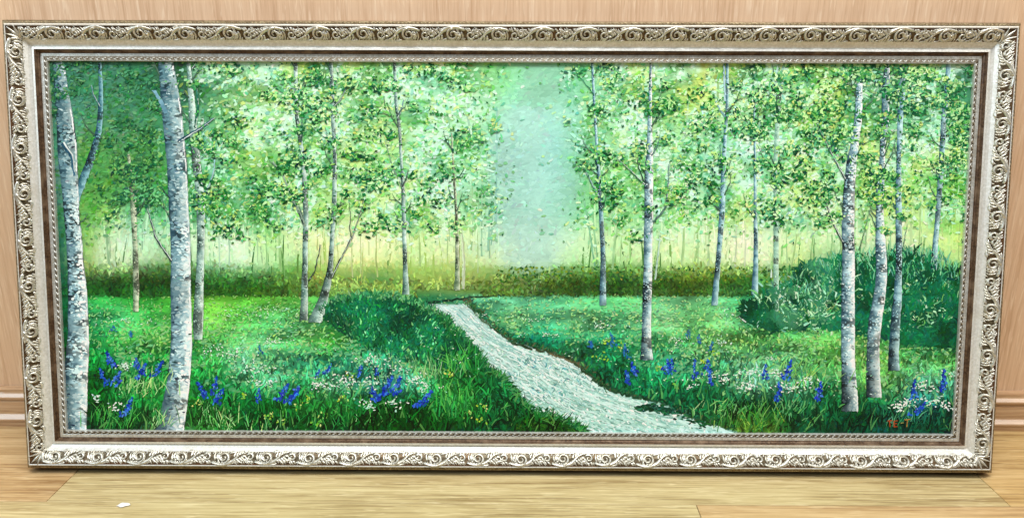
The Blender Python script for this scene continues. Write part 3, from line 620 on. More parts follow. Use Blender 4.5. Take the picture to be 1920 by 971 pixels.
# --- stream water
S = Strokes(0.0009)
def arcl(P, v):
    d = np.r_[0, np.cumsum(np.hypot(*np.diff(P, axis=0).T))]/np.hypot(*np.diff(P, axis=0).T).sum()
    return np.stack([np.interp(v, d, P[:, 0]), np.interp(v, d, P[:, 1])], 1)
for q in range(560):
    v0 = rng.random()**.8; u0 = rng.uniform(.03, .97); ln_ = rng.uniform(.03, .13); v = np.clip(np.linspace(v0, v0+ln_, 7), 0, 1)
    uu = np.clip(u0+np.sin(np.linspace(0, rng.uniform(2, 7), 7)+rng.uniform(0, 6))*rng.uniform(.01, .05), .015, .985)[:, None]
    pts = arcl(SL, v)*(1-uu)+arcl(SR, v)*uu
    if pts[-1, 1]-pts[0, 1] < 2: continue
    t = rng.random(); deep = np.interp(pts[3, 1], [600, 700, 790], [0, .4, 1])
    cc = np.array([(216, 238, 234), (176, 208, 202), (150, 194, 186), (120, 172, 168)][0 if t < .45 else 1 if t < .72 else 2 if t < .9 else 3], float)
    cc = (cc+10)*(1-.35*deep)+np.array([160, 206, 188])*.35*deep; sz = np.interp(pts[3, 1], [564, 812], [.6, 1.3])
    S.line(pts, rng.uniform(1.5, 4.2)*sz, rng.uniform(.6, 1.6)*sz, cc, cc+rng.normal(0, 6), .5, 6)
n = 1500; v = rng.random(n)**.8; u = rng.uniform(.06, .94, n)[:, None]; q_ = arcl(SL, v)*(1-u)+arcl(SR, v)*u
sz = np.interp(q_[:, 1], [564, 812], [.55, 1.1])
S.dabs(q_[:, 0], q_[:, 1], U(n, 4, 12)*sz, U(n, 2, 4.5)*sz, rng.normal(.5, .5, n), pick(n, [(222, 244, 238), (238, 250, 246), (190, 224, 212), (168, 208, 196), (206, 234, 226)], 6))
for bx, by, s_ in ((975, 707, 1), (1010, 690, 1.2), (1040, 738, 1), (1085, 715, 1), (1000, 735, .8), (1060, 690, 1), (985, 680, .8)):
    m = 26; xx, yy = bx+rng.normal(0, 14*s_, m), by+rng.normal(0, 7*s_, m)
    kk = in_stream(xx, yy); xx, yy = xx[kk], yy[kk]; m = len(xx)
    S.blades(xx, yy, U(m, 5, 12), U(m, 1.5, 2.6), rng.normal(.3, .7, m), rng.normal(0, 1.2, m), pick(m, [(90, 160, 165), (120, 190, 200), (235, 250, 248), (100, 150, 150)]))
S.build('painted_stream', 'stuff')

# --- banks
S = Strokes(0.0012)
S.line(SR[:6]+np.array([0, 2]), 2.2, 5, (90, 120, 90), (50, 70, 50), 1)
S.line(SR[5:12]+np.array([0, -1]), 4, 5, (66, 78, 56), (30, 74, 52), 2.2)
S.line([(1030, 662), (1075, 677), (1095, 692)], 3, 3, (120, 110, 84), (90, 96, 70), 1)
n = 260; u = rng.random(n); x = 1190+130*u; y = np.interp(u, [0, .3, 1], [766, 763, 782])+rng.normal(0, 1, n)*np.interp(u, [0, 1], [1.5, 8])
S.dabs(x, y, U(n, 5, 14), U(n, 2.5, 5), rng.normal(.12, .3, n), pick(n, [(18, 74, 50), (14, 60, 42), (30, 92, 62), (50, 116, 84)]))
n = 60; x = U(n, 1312, 1378); y = np.interp(x, [1312, 1345, 1378], [798, 788, 798])+rng.normal(0, 2.5, n)
S.dabs(x, y, U(n, 5, 12), U(n, 2, 4), rng.normal(0, .3, n), pick(n, [(16, 66, 44), (40, 104, 60), (12, 56, 36)]))
n = 420; u = rng.random(n); P_ = np.stack([np.interp(u, np.linspace(0, 1, len(SR)), SR[:, k]) for k in (0, 1)], 1)
S.blades(P_[:, 0]+rng.normal(2, 4, n), P_[:, 1]+rng.normal(-1, 2.5, n), U(n, 4, 11), U(n, 1.4, 3), rng.normal(-1.1, .7, n), rng.normal(0, .5, n), pick(n, [(36, 84, 56), (24, 72, 50), (70, 110, 70), (96, 100, 70), (40, 110, 72)]))
S.line([(792, 569), (820, 586), (845, 606)], 2.2, 3, (70, 100, 70), (40, 80, 55), 1)
def tuft(n, xs, ys, spread, lmin, lmax, wd, a0, asd, pal, tipmul=1.25):
    x, y = xs+rng.normal(0, spread, n), ys+rng.normal(0, spread*.35, n)
    c = pick(n, pal)
    S.blades(x, y, U(n, lmin, lmax), U(n, wd*.7, wd*1.3), a0+rng.normal(0, asd, n), rng.normal(0, .3, n), c, c*tipmul+6)
for i in range(150):                       # spiky dark grass fringing the near-left bank
    u = rng.random(); p = SL[2]+(SL[5]-SL[2])*u if rng.random() < .6 else SL[int(rng.integers(2, 6))]
    tuft(4, np.interp(p[1], SL[:, 1], SL[:, 0])-rng.uniform(0, 10), p[1]+rng.uniform(0, 8), 3, 10, 22, 2.0, -np.pi/2, .3, [(14, 84, 44), (24, 96, 52), (40, 110, 56), (10, 66, 40)])
# the raised dark bank in the middle
n = 3000; x = U(n, 600, 880); top = np.interp(x, [600, 630, 680, 740, 790, 830, 880], [580, 560, 550, 552, 566, 592, 640]); bot = np.interp(x, [600, 640, 700, 800, 880], [590, 625, 660, 690, 700])
u = rng.random(n)**1.2; y = top+(bot-top)*u
c = np.where((rng.random(n) < .10)[:, None], pick(n, [(52, 140, 96), (80, 160, 100), (110, 176, 120)]), pick(n, [(14, 92, 62), (10, 78, 54), (22, 102, 68), (26, 106, 58)]))*np.interp(fbm(x, y, 34, 191), [.3, .7], [.75, 1.35])[:, None]
c = np.where((u < .10)[:, None], pick(n, [(120, 180, 120), (70, 140, 90), (40, 110, 70)]), c)
S.blades(x, y, U(n, 5, 13), U(n, 1.6, 4.2), np.interp(x, [600, 740, 880], [-2.0, -1.5, -1.0])+rng.normal(0, .45, n), rng.normal(0, .5, n), c)
# mounds of the near bank with combed strokes
for (cx, cy, rx, ry, pal) in ((945, 745, 55, 45, [(20, 110, 56), (10, 88, 46), (46, 140, 84), (8, 70, 40)]), (1020, 795, 62, 20, [(40, 100, 30), (20, 74, 26), (70, 130, 40), (10, 56, 24)])):
    n = 420; th = U(n, -np.pi, 0); rr = rng.random(n)**.6; x = cx+rx*rr*np.cos(th); y = cy+ry*.55-ry*1.3*rr*np.abs(np.sin(th))*.9
    c = pick(n, pal); c *= np.interp(y, [cy-ry*.6, cy+ry*.6], [1.15, .7])[:, None]
    kk = ~in_stream(x+4, y-2); S.blades(x[kk], y[kk], U(kk.sum(), 10, 26), U(kk.sum(), 1.6, 3.4), (np.interp(x, [cx-rx, cx+rx], [-.5, .7])+rng.normal(0, .2, n))[kk], rng.normal(.3, .3, n)[kk], c[kk])
n = 700; v = rng.random(n); q_ = np.stack([np.interp(v, np.linspace(0, 1, len(SL)), SL[:, k]) for k in (0, 1)], 1)     # grass leaning over the left water's edge
sz = np.interp(q_[:, 1], [570, 812], [.5, 1.1])
S.blades(q_[:, 0]+rng.normal(-4, 3, n), q_[:, 1]+rng.normal(3, 3, n), U(n, 8, 20)*sz, U(n, 1.5, 3.2)*sz, rng.normal(-1.0, .5, n), rng.normal(.4, .4, n), pick(n, [(20, 92, 50), (36, 112, 58), (14, 74, 42), (64, 140, 70), (90, 150, 90)]))
S.build('painted_bank', 'stuff')

# --- shrubs on the right
S = Strokes(0.0010)
n = 5200; x = U(n, 1395, 1800); top = np.interp(x, [1395, 1420, 1450, 1500, 1540, 1570, 1620, 1680, 1740, 1790, 1800], [585, 560, 545, 530, 505, 492, 478, 470, 480, 508, 520])+6*np.sin(x*.31)
top = top+(fbm(x, x*0+9, 34, 171)-.5)*84; bot = np.interp(x, [1395, 1450, 1520, 1600, 1700, 1800], [600, 622, 618, 625, 648, 655]); y = top+(bot-top)*rng.random(n)**.8
c = pick(n, [(16, 92, 62), (12, 80, 56), (22, 100, 68), (14, 84, 52)], 6)*np.interp(fbm(x, y, 30, 181), [.3, .7], [.75, 1.3])[:, None]
lk = (np.clip((1590-x)/60, 0, 1)*np.clip((x-1420)/40, 0, 1)*np.clip((fbm(x, y, 24, 221)-.35)/.2, 0, 1)*.5)[:, None]; c = c*(1-lk)+np.array([112, 168, 124])*lk
S.blades(x, y, U(n, 8, 20), U(n, 2.5, 6), -np.pi/2+rng.normal((x-1600)*.0022, .55, n), rng.normal(0, .5, n), c)
n = 640; x = U(n, 1480, 1800); top = np.interp(x, [1480, 1540, 1600, 1680, 1760, 1800], [520, 490, 478, 465, 475, 505]); y = top+rng.random(n)*60
c = pick(n, [(120, 190, 150), (90, 170, 120), (150, 210, 160), (60, 140, 100)], 10)
S.blades(x, y, U(n, 10, 22), U(n, 1.2, 2.4), -np.pi/2+rng.normal(0, .35, n), rng.normal(0, .3, n), c)
for cx, cy, m in ((1500, 560, 90), (1530, 585, 110), (1550, 555, 60), (1485, 600, 30), (1425, 590, 40), (1460, 540, 40), (1660, 590, 40), (1740, 570, 60), (1720, 610, 30), (1560, 600, 50), (1520, 540, 50), (1505, 585, 120), (1540, 565, 120), (1480, 570, 60), (1555, 530, 50), (1440, 570, 50), (1640, 560, 50), (1700, 545, 50), (1770, 590, 50)):
    x, y = cx+rng.normal(0, 17, m), cy+rng.normal(0, 12, m)
    S.blades(x, y, U(m, 7, 18), U(m, 2, 4.2), np.arctan2(y-cy-14, x-cx)+rng.normal(0, .4, m), rng.normal(0, .5, m), pick(m, [(150, 205, 160), (190, 228, 190), (110, 170, 120), (70, 140, 100), (120, 180, 110)], 10))
S.build('painted_shrub', 'stuff')

# --- trunks: one object each
STY = {'white': ((62, 92, 108), (150, 186, 196), (232, 243, 240)), 'grey': ((74, 104, 98), (140, 172, 164), (206, 224, 212)), 'blue': ((58, 98, 118), (126, 168, 182), (190, 222, 222)),
       'faint': ((120, 160, 140), (158, 196, 176), (192, 220, 196)), 'tan': ((96, 120, 96), (160, 176, 150), (200, 208, 180)), 'dark': ((30, 70, 90), (70, 118, 134), (140, 184, 190))}
def trunk(style, prof, branches=(), z=0.0014, marks=1.0, base_dark=0.0, shade=None, twigs=5, name='painted_birch'):
    S = Strokes(z)
    P = np.array(prof, float); o = np.argsort(P[:, 0]); P = P[o]
    y = np.arange(P[0, 0], P[-1, 0]+1, 2.0); xl = np.interp(y, P[:, 0], P[:, 1]); xr = np.interp(y, P[:, 0], P[:, 2])
    sm = lambda q: np.convolve(np.pad(q, 6, 'edge'), np.ones(13)/13, 'valid'); xl, xr = sm(xl)+rng.normal(0, .25, len(y)), sm(xr)+rng.normal(0, .25, len(y))
    m = 7 if (xr-xl).mean() > 12 else 5
    u = np.linspace(0, 1, m); X = xl[:, None]+(xr-xl)[:, None]*u; Y = np.repeat(y[:, None], m, 1)
    dk, md, lt = [np.array(q, float) for q in STY[style]]
    uu = u[None]+(fbm(Y*1.0, X*.35+500, 26, int(P[0, 1]))-.5)*.75
    X = X+((fbm(Y, X*0+33, 60, int(P[0, 1])+5)-.5)*np.clip((xr-xl).mean()*.14, 1.0, 3))
    uu = uu+(fbm(X*1.3, Y*1.0, 9, int(P[0, 1])+8)-.5)*.7
    k1 = np.clip(uu/.5, 0, 1)[..., None]; k2 = np.clip((uu-.45)/.5, 0, 1)[..., None]
    C = dk*(1-k1)+md*k1; C = C*(1-k2)+lt*k2
    st = vnoise(X*.25, Y, 5, int(P[0, 1])+3)       # horizontal bark streaks
    C = C+((st-.5)*58)[..., None]
    spots = vnoise(X*.7, Y*.9, 13, int(P[0, 1])+11); C = C*np.where(spots > .74, .55, 1.0)[..., None]
    sp2 = fbm(X*.5, Y*.6, 30, int(P[0, 1])+31); C = C*(1-.42*np.clip((sp2-.55)/.2, 0, 1))[..., None]
    if base_dark: C = C*(1-base_dark*np.clip((Y-(P[-1, 0]-90))/90, 0, 1)*np.clip(1.15-u, 0, 1)[None])[..., None]
    if shade: C = C*np.interp(Y, shade[:2], [shade[2], 1])[..., None]+np.interp(Y, shade[:2], [1, 0])[..., None]*np.array([-4, 8, 10])
    tmpl = []
    for i in range(len(y)-1):
        for j in range(m-1):
            a = i*m+j; tmpl.append((a, a+1, a+m+1, a+m))
    S.add(X.reshape(1, -1), Y.reshape(1, -1), C.reshape(1, -1, 3), tmpl, dz=0.0)
    wd = (xr-xl).mean(); nm = int(marks*len(y)*.34)
    S.z = z*0.6+0.00004
    nb_ = int(len(y)*1.5*np.clip(wd/20, .5, 1.6)); i = rng.integers(0, len(y), nb_); f = rng.random(nb_)*.8+.1; uu_ = np.clip(f+rng.normal(0, .13, nb_), 0, 1)[:, None]
    off = (X[:, m//2]-(xl+xr)/2)
    cb_ = np.where(uu_ < .4, dk*.28+md*.72, np.where(uu_ < .7, md*.5+lt*.5, lt))+rng.normal(0, 7, (nb_, 1))
    cb_ = cb_*(1-base_dark*1.15*np.clip((y[i]-(P[-1, 0]-100))/60, 0, 1)*np.clip(1.25-f*1.2, 0, 1))[:, None]*np.clip(.72+.7*fbm(np.full(nb_, 7.)+f*9, y[i], 34, int(P[0, 1])+51), 0, 1.1)[:, None]
    if shade: cb_ = cb_*np.interp(y[i], shade[:2], [shade[2], 1])[:, None]+np.interp(y[i], shade[:2], [1, 0])[:, None]*np.array([-4, 8, 10])
    S.dabs(xl[i]+(xr-xl)[i]*f+off[i], y[i], np.minimum(U(nb_, .12, .34)*wd, np.minimum(f, 1-f)*(xr-xl)[i]*1.9+1), U(nb_, 2, 5)*np.clip(wd/20, .5, 1.3), rng.normal(.1, .4, nb_), cb_)
    S.z += .00003
    xl = xl+off; xr = xr+off
    i = rng.integers(0, len(y), nm); f = rng.random(nm)*.86+.07; x_ = xl[i]+(xr-xl)[i]*f
    light = rng.random(nm) < .62*f
    c = np.where(light[:, None], lt*.6+md*.4+rng.normal(0, 8, (nm, 1)), np.where(rng.random((nm, 1)) < .3, dk*.55, md*.8)+rng.normal(0, 9, (nm, 3)))
    ln = np.minimum(U(nm, .12, .42)*wd, 11); room = np.minimum(f, 1-f)*(xr-xl)[i]*1.7+1
    S.dabs(x_, y[i], np.minimum(ln, room), U(nm, 1.0, 2.6)*np.clip(wd/18, .6, 1.3), rng.normal(.05, .25, nm), c)
    # lit edge
    e = np.arange(0, len(y)-4, 3)
    keep = rng.random(len(e)) < .5
    e = e[keep]; S.blades(xr[e]-wd*.06, y[e], U(len(e), 5, 12), U(len(e), .8, 1.8)*np.clip(wd/16, .6, 1.5), np.full(len(e), np.pi/2), np.zeros(len(e)), np.repeat(lt[None]*1.04, len(e), 0))
    S.z = z*0.6+0.00018
    if twigs:
        for q in range(twigs):
            j = int(rng.integers(2, max(3, int(np.searchsorted(y, 430))-2))); sd = 1 if rng.random() < .5 else -1
            x0_, y0_ = (xr[j] if sd > 0 else xl[j])-sd*1.5, y[j]; L_ = rng.uniform(22, 62); a_ = rng.uniform(.35, .95)
            p1 = (x0_+sd*L_*.5*math.sin(a_), y0_-L_*.5*math.cos(a_)); p2 = (p1[0]+sd*L_*.45*math.sin(a_*.55), p1[1]-L_*.5*math.cos(a_*.55))
            tc_ = np.array([66, 92, 78])+rng.normal(0, 8)
            S.line([(x0_, y0_), p1, p2], 2.4, .8, tc_, tc_*1.2, .5, 5)
            if rng.random() < .7: S.line([p1, (p1[0]+sd*L_*.4*math.sin(a_+.5), p1[1]-L_*.3*math.cos(a_+.5))], 1.5, .7, tc_, tc_*1.25, .4, 5)
    for pts, w0, w1, c0 in branches:
        c0 = np.array(c0, float); S.line(pts, w0, w1, c0, c0*1.15+15, .5, 4)
        if w0 > 2.6: S.line([(p[0]+w0*.22, p[1]-w0*.12) for p in pts], w0*.35, w1*.3, lt*.9, lt*.8, .4, 5)
    return S.build(name)
DKB = (44, 66, 66); DB = (36, 78, 100)
trunk('white', [(118, 100, 122), (170, 102, 128), (220, 106, 138), (270, 108, 145), (300, 109, 145), (350, 116, 148), (400, 121, 150), (450, 125, 155), (500, 127, 158), (550, 128, 164), (620, 128, 167), (660, 124, 167), (700, 121, 166), (750, 122, 165), (808, 124, 163)],
      [([(188, 200), (176, 180), (172, 160)], 3, 1.5, (60, 104, 110)), ([(118, 268), (135, 292), (140, 330)], 9, 4, (34, 76, 96))], marks=1.5, base_dark=.15, shade=(200, 560, .66), twigs=2)
trunk('dark', [(118, 185, 191), (170, 186, 194), (225, 183, 193), (255, 178, 190), (285, 169, 182), (315, 157, 172), (345, 145, 161), (368, 134, 152), (380, 130, 148)], (), z=0.0013, marks=.8, twigs=3, name='painted_limb')
trunk('white', [(118, 297, 326), (160, 300, 333), (200, 303, 341), (250, 308, 345), (300, 313, 351), (350, 316, 353), (400, 318, 355), (450, 320, 357), (500, 321, 358), (560, 321, 359), (620, 321, 360), (650, 321, 361), (700, 316, 358), (740, 309, 354), (775, 300, 349), (815, 288, 344)],
      [([(312, 212), (302, 190), (290, 172), (280, 160)], 8, 4, (100, 142, 160)), ([(334, 268), (355, 254), (378, 240), (402, 222)], 6, 2.5, (34, 74, 92)), ([(322, 488), (305, 465), (291, 442), (281, 405), (270, 372)], 4.5, 1.5, DKB), ([(318, 372), (305, 355), (296, 342)], 2.6, 1.2, DKB), ([(360, 130), (368, 118)], 3, 2, DKB)], z=0.0017, marks=1.6, base_dark=.35, shade=(180, 600, .72), twigs=3)
trunk('grey', [(118, 350, 357), (150, 352, 361), (200, 354, 367), (250, 356, 371), (300, 359, 376), (350, 366, 381), (400, 369, 385), (450, 370, 384), (500, 369, 383), (560, 365, 382), (600, 362, 382), (636, 364, 380)],
      [([(381, 368), (394, 345), (402, 318), (404, 296)], 5, 2, (110, 158, 164)), ([(366, 240), (372, 200), (368, 160)], 5, 3, (30, 90, 70))], marks=1.2)
trunk('tan', [(290, 239, 244), (338, 242, 250), (360, 243, 255), (450, 249, 258), (540, 250, 262), (584, 250, 260)], [([(250, 372), (262, 350), (270, 335)], 2.2, 1.0, (90, 120, 100))], marks=.9)
trunk('grey', [(118, 551, 558), (220, 553, 560), (300, 565, 573), (400, 569, 579), (440, 568, 578), (500, 567, 577), (560, 565, 578), (600, 561, 577)],
      [([(573, 424), (560, 395), (546, 366), (530, 328), (512, 303)], 5, 2, (120, 140, 124)), ([(569, 420), (556, 388), (545, 372)], 3, 1.5, (60, 80, 72)), ([(578, 527), (590, 508), (597, 480), (601, 458)], 3, 1.2, (60, 70, 64)), ([(564, 270), (567, 250), (567, 222)], 2.5, 1.2, (50, 76, 70)), ([(557, 165), (575, 188)], 2.2, 1, (40, 80, 60)), ([(530, 325), (515, 310), (505, 300)], 2.5, 1.2, (70, 96, 80))], marks=1.1)
trunk('grey', [(118, 617, 624), (200, 620, 628), (300, 625, 632), (370, 623, 632), (450, 619, 627), (500, 615, 625), (530, 607, 622), (560, 598, 615), (590, 583, 606), (604, 576, 602)],
      [([(622, 520), (636, 492), (650, 465), (662, 442), (672, 410), (682, 376)], 3.6, 1.2, (62, 70, 62)), ([(659, 446), (656, 425), (658, 404), (655, 380)], 2, 1, (62, 76, 64)), ([(672, 410), (682, 395), (690, 378)], 1.6, .8, (62, 86, 64)), ([(625, 202), (638, 188), (651, 162)], 2.8, 1.4, (66, 86, 90)), ([(627, 330), (628, 280)], 2, 1.2, (60, 84, 84))], marks=1.1)
trunk('grey', [(118, 737, 743), (200, 740, 746), (240, 746, 752), (300, 750, 755), (340, 752, 758), (400, 753, 761), (440, 754, 762), (500, 756, 764), (552, 754, 768)],
      [([(755, 350), (762, 335), (766, 318)], 3, 1.2, (64, 76, 74)), ([(753, 350), (742, 325), (732, 300), (722, 262)], 2.6, 1, (110, 130, 116)), ([(749, 215), (754, 200), (757, 188)], 3.6, 2, (90, 120, 130)), ([(723, 205), (720, 180)], 1.4, .8, (70, 90, 70))], marks=1.0)
trunk('tan', [(250, 845, 848), (330, 849, 853), (400, 853, 858), (450, 854, 861), (500, 854, 862), (545, 851, 863)], [([(868, 542), (870, 490), (866, 450), (864, 430)], 6, 4, (176, 192, 160))], z=0.0011, marks=.6)
trunk('blue', [(118, 1108, 1112), (200, 1112, 1117), (280, 1117, 1122), (350, 1120, 1127), (400, 1123, 1131), (480, 1126, 1135), (572, 1124, 1137)],
      [([(1122, 368), (1112, 350), (1104, 332), (1094, 316)], 4, 1.8, (84, 118, 112)), ([(1113, 178), (1100, 160), (1085, 144), (1072, 136)], 2, 1, (50, 110, 84)), ([(1128, 330), (1140, 318)], 2, 1, (50, 80, 70)), ([(1131, 385), (1138, 360), (1142, 340)], 1.8, .8, (70, 100, 84)), ([(1122, 226), (1126, 216)], 3, 1.5, (40, 60, 56))], marks=1.1)
trunk('white', [(118, 1218, 1222), (150, 1217, 1222), (190, 1216, 1222), (250, 1214, 1223), (320, 1208, 1224), (400, 1208, 1224), (440, 1207, 1223), (500, 1207, 1223), (550, 1204, 1221), (620, 1203, 1220), (650, 1202, 1221), (674, 1200, 1225)],
      [([(1224, 416), (1238, 402), (1247, 390), (1252, 355), (1254, 308)], 4, 1.4, (82, 110, 102)), ([(1208, 345), (1190, 328), (1172, 312), (1155, 295)], 3.5, 1.4, (40, 96, 64)), ([(1223, 290), (1233, 272), (1238, 256)], 2, 1, (66, 100, 104)), ([(1228, 524), (1233, 480), (1237, 440)], 3.5, 2, (150, 180, 160))], z=0.0017, marks=1.5, base_dark=.3)
trunk('blue', [(118, 1361, 1366), (200, 1360, 1366), (250, 1357, 1363), (310, 1352, 1360), (350, 1351, 1360), (400, 1348, 1359), (450, 1345, 1354), (500, 1341, 1350), (572, 1333, 1345)],
      [([(1352, 392), (1340, 386), (1330, 372), (1327, 362)], 2.4, 1.2, (70, 104, 108)), ([(1359, 220), (1347, 202), (1342, 190)], 3, 1.4, (110, 150, 160)), ([(1352, 312), (1350, 290), (1349, 270)], 2, 1, (50, 90, 90)), ([(1357, 120), (1359, 190)], 3, 3, (140, 170, 180))], marks=1.2)
trunk('blue', [(180, 1412, 1415), (290, 1413, 1417), (350, 1413, 1418), (450, 1413, 1421), (500, 1412, 1421), (552, 1408, 1421)], z=0.0011, marks=.7)
trunk('faint', [(118, 1468, 1478), (160, 1459, 1470), (180, 1454, 1464), (230, 1453, 1462), (300, 1450, 1457), (360, 1450, 1456), (450, 1450, 1460), (520, 1450, 1460), (585, 1453, 1460)],
      [([(1457, 432), (1470, 412), (1482, 388)], 3, 1.2, (120, 160, 150)), ([(1458, 160), (1456, 140), (1458, 122)], 4, 3, (150, 180, 176))], z=0.0011, marks=.8)
trunk('white', [(118, 1608, 1616), (180, 1604, 1617), (230, 1602, 1616), (270, 1595, 1610), (300, 1587, 1606), (350, 1582, 1603), (400, 1578, 1602), (450, 1578, 1601), (500, 1578, 1602), (560, 1577, 1602), (620, 1576, 1602), (680, 1577, 1602), (720, 1577, 1606), (770, 1577, 1609)],
      [([(1580, 454), (1566, 428), (1554, 398), (1546, 372), (1538, 350)], 3.6, 1.6, (66, 84, 76)), ([(1584, 335), (1570, 310), (1556, 285), (1540, 252), (1536, 245)], 3.8, 1.6, (56, 84, 76)), ([(1556, 285), (1561, 265), (1563, 240)], 2, 1, (60, 100, 84))], z=0.0017, marks=1.5, base_dark=.45)
trunk('white', [(118, 1658, 1668), (160, 1654, 1668), (220, 1652, 1666), (260, 1649, 1660), (300, 1648, 1658), (350, 1642, 1657), (400, 1642, 1656), (450, 1641, 1660), (500, 1642, 1663), (540, 1640, 1661), (600, 1628, 1653), (650, 1625, 1648), (700, 1624, 1650), (744, 1624, 1653)],
      [([(1643, 432), (1636, 412), (1628, 395)], 2.2, 1.2, (60, 90, 80)), ([(1610, 468), (1620, 435), (1627, 405), (1634, 384)], 2.4, 1.2, (90, 120, 90)), ([(1620, 410), (1612, 380)], 1.6, .8, (90, 130, 90))], z=0.0016, marks=1.5, base_dark=.55, shade=(200, 450, .72))
trunk('blue', [(118, 1687, 1696), (160, 1683, 1697), (220, 1682, 1693), (300, 1680, 1688), (380, 1678, 1690), (450, 1679, 1691), (500, 1679, 1690), (560, 1674, 1690), (620, 1668, 1686), (660, 1665, 1684), (694, 1664, 1686)],
      [([(1679, 392), (1672, 380), (1664, 372)], 2.6, 1.4, (50, 86, 80)), ([(1692, 215), (1699, 195), (1703, 165)], 2, 1, (80, 120, 120)), ([(1690, 470), (1696, 445), (1700, 420)], 1.6, .8, (60, 90, 80))], z=0.0015, marks=1.4, base_dark=.6)
trunk('blue', [(118, 1774, 1783), (170, 1770, 1779), (220, 1764, 1774), (300, 1760, 1770), (370, 1755, 1765), (420, 1752, 1761), (480, 1746, 1757), (505, 1745, 1756)], [([(1753, 372), (1762, 368), (1768, 372)], 3, 2, (40, 66, 60))], z=0.0011, marks=.8)

# --- front leaves over the trunks: bunches of dabs
S = Strokes(0.0021)
n = 9000; bx, by = U(n, X0, X1), U(n, Y0, 455)
dn = clump_density(bx, by); nz = fbm(bx, by, 40, 77)
edge = np.clip((300-by)/150, 0, 1)*(np.clip((420-bx)/120, 0, 1)*.5+np.clip((bx-1440)/120, 0, 1)*.6)
p = foliage_fade(bx, by)*np.clip(.05+.55*np.clip(dn, 0, 1.3)+.5*np.clip((nz-.5)/.12, 0, 1)*.5+edge, 0, 1)*.165
main = ((bx > 96) & (bx < 170) & (by > 185)) | ((bx > 166) & (bx < 200) & (by > 140) & (by < 300)) | ((bx > 294) & (bx < 364) & (by > 135))
p = p*(1-.75*np.clip((fbm(bx, by, 90, 241)-.52)/.1, 0, 1))
k = (rng.random(n) < p) & ~main; bx, by = bx[k], by[k]
m = rng.integers(14, 44, len(bx)); rad = U(len(bx), 7, 19)
tone = rng.random(len(bx))
ox, oy = np.repeat(bx, m), np.repeat(by, m); rr = np.repeat(rad, m); tn = np.repeat(tone, m); n = len(ox)
gx_, gy_ = rng.normal(0, .55, n), rng.normal(0, .48, n)
x, y = ox+gx_*rr*1.25, oy+gy_*rr
k = (y > Y0) & (x > X0) & (x < X1) & (rng.random(n) < np.clip(foliage_fade(x, y)*1.6, 0, 1)) & ~(((x > 106) & (x < 164) & (y > 185)) | ((x > 304) & (x < 356) & (y > 160)))
x, y, gy_, tn = x[k], y[k], gy_[k], tn[k]; n = len(x)
base = patches(x, y, field(x, y)); t = rng.random(n)-gy_*.22
leftk = np.clip((340-x)/60, 0, 1)[:, None]; rightk = np.clip((x-1560)/120, 0, 1)[:, None]
far_ = (np.clip((x-850)/60, 0, 1)*np.clip((1110-x)/60, 0, 1))[:, None]
dark = pick(n, [(22, 98, 52), (12, 78, 42), (38, 118, 62), (26, 104, 70), (54, 128, 56), (16, 70, 48)], 9)
dark = dark*(1-leftk*.4)+np.array([20, 84, 62])*leftk*.4; dark = dark*(1-rightk*.3)+np.array([34, 108, 78])*rightk*.3
dark = dark*(1-.4*far_)+base*.4*far_
midg = (base*.35+pick(n, [(80, 160, 78), (116, 186, 88), (66, 150, 94)], 8)*.65)*(1-.22*leftk)
lite = base*.35+np.array([214, 246, 172])*.65; lite = lite*(1-leftk*.85)+base*1.12*leftk*.85
yel = pick(n, [(184, 206, 92), (170, 204, 96), (204, 220, 126)], 8)*.7+base*.3
yel = yel*(1-leftk*.5)+base*leftk*.5
c = np.where((t < .30+.2*tn)[:, None], dark, np.where((t < .76)[:, None], midg, np.where((t < .93)[:, None], lite, yel)))
S.dabs(x, y, U(n, 4.5, 10)*np.where(rng.random(n) < .35, 1.4, 1), U(n, 2.4, 5.2)*np.where(rng.random(n) < .3, 1.3, 1), rng.normal(-.2, .9, n), c)
# stray single leaves
n = 9000; x, y = U(n, X0, X1), U(n, Y0, 470); k = (rng.random(n) < foliage_fade(x, y)*.34) & ~(((x > 106) & (x < 164) & (y > 185)) | ((x > 304) & (x < 356) & (y > 160))); x, y = x[k], y[k]; n = len(x)
S.dabs(x, y, U(n, 3, 7), U(n, 1.8, 3.6), rng.normal(-.2, .9, n), pick(n, [(34, 112, 60), (60, 136, 70), (100, 174, 90), (24, 90, 54)], 9))
S.build('painted_leaves', 'stuff')

# --- foreground grass blades
S = Strokes(0.0021)
n = 3400; x = U(n, X0, X1); y = 655+(812-655)*rng.random(n)**.7
k = ~in_stream(x, y) & ~in_stream(x, y-14) & ~((x > 116) & (x < 170) & (y < 835)) & ~((x > np.interp(y, [650, 808], [314, 292])) & (x < 364))
for bx0, bx1, by in ((1572, 1612, 772), (1620, 1658, 746), (1660, 1690, 696), (1196, 1228, 676)): k &= ~((x > bx0) & (x < bx1) & (y < by+20))
x, y = x[k], y[k]; n = len(x)
b_ = patches(x, y-8, field(x, y-8))*np.interp(y, [700, 800], [1, .78])[:, None]; t = rng.random((n, 1))
c = np.where(t < .55, b_*U(n, .5, .9)[:, None], np.where(t < .92, b_*U(n, .95, 1.3)[:, None]+np.array([6, 14, 4]), b_*.5+np.array([150, 205, 110])*.5))
ln = np.interp(y, [655, 812], [7, 24])*U(n, .6, 1.5)
S.blades(x, y, ln, U(n, 1.8, 4.4), -np.pi/2+rng.normal(.12, .38, n), rng.normal(0, .35, n), c, c*1.12)
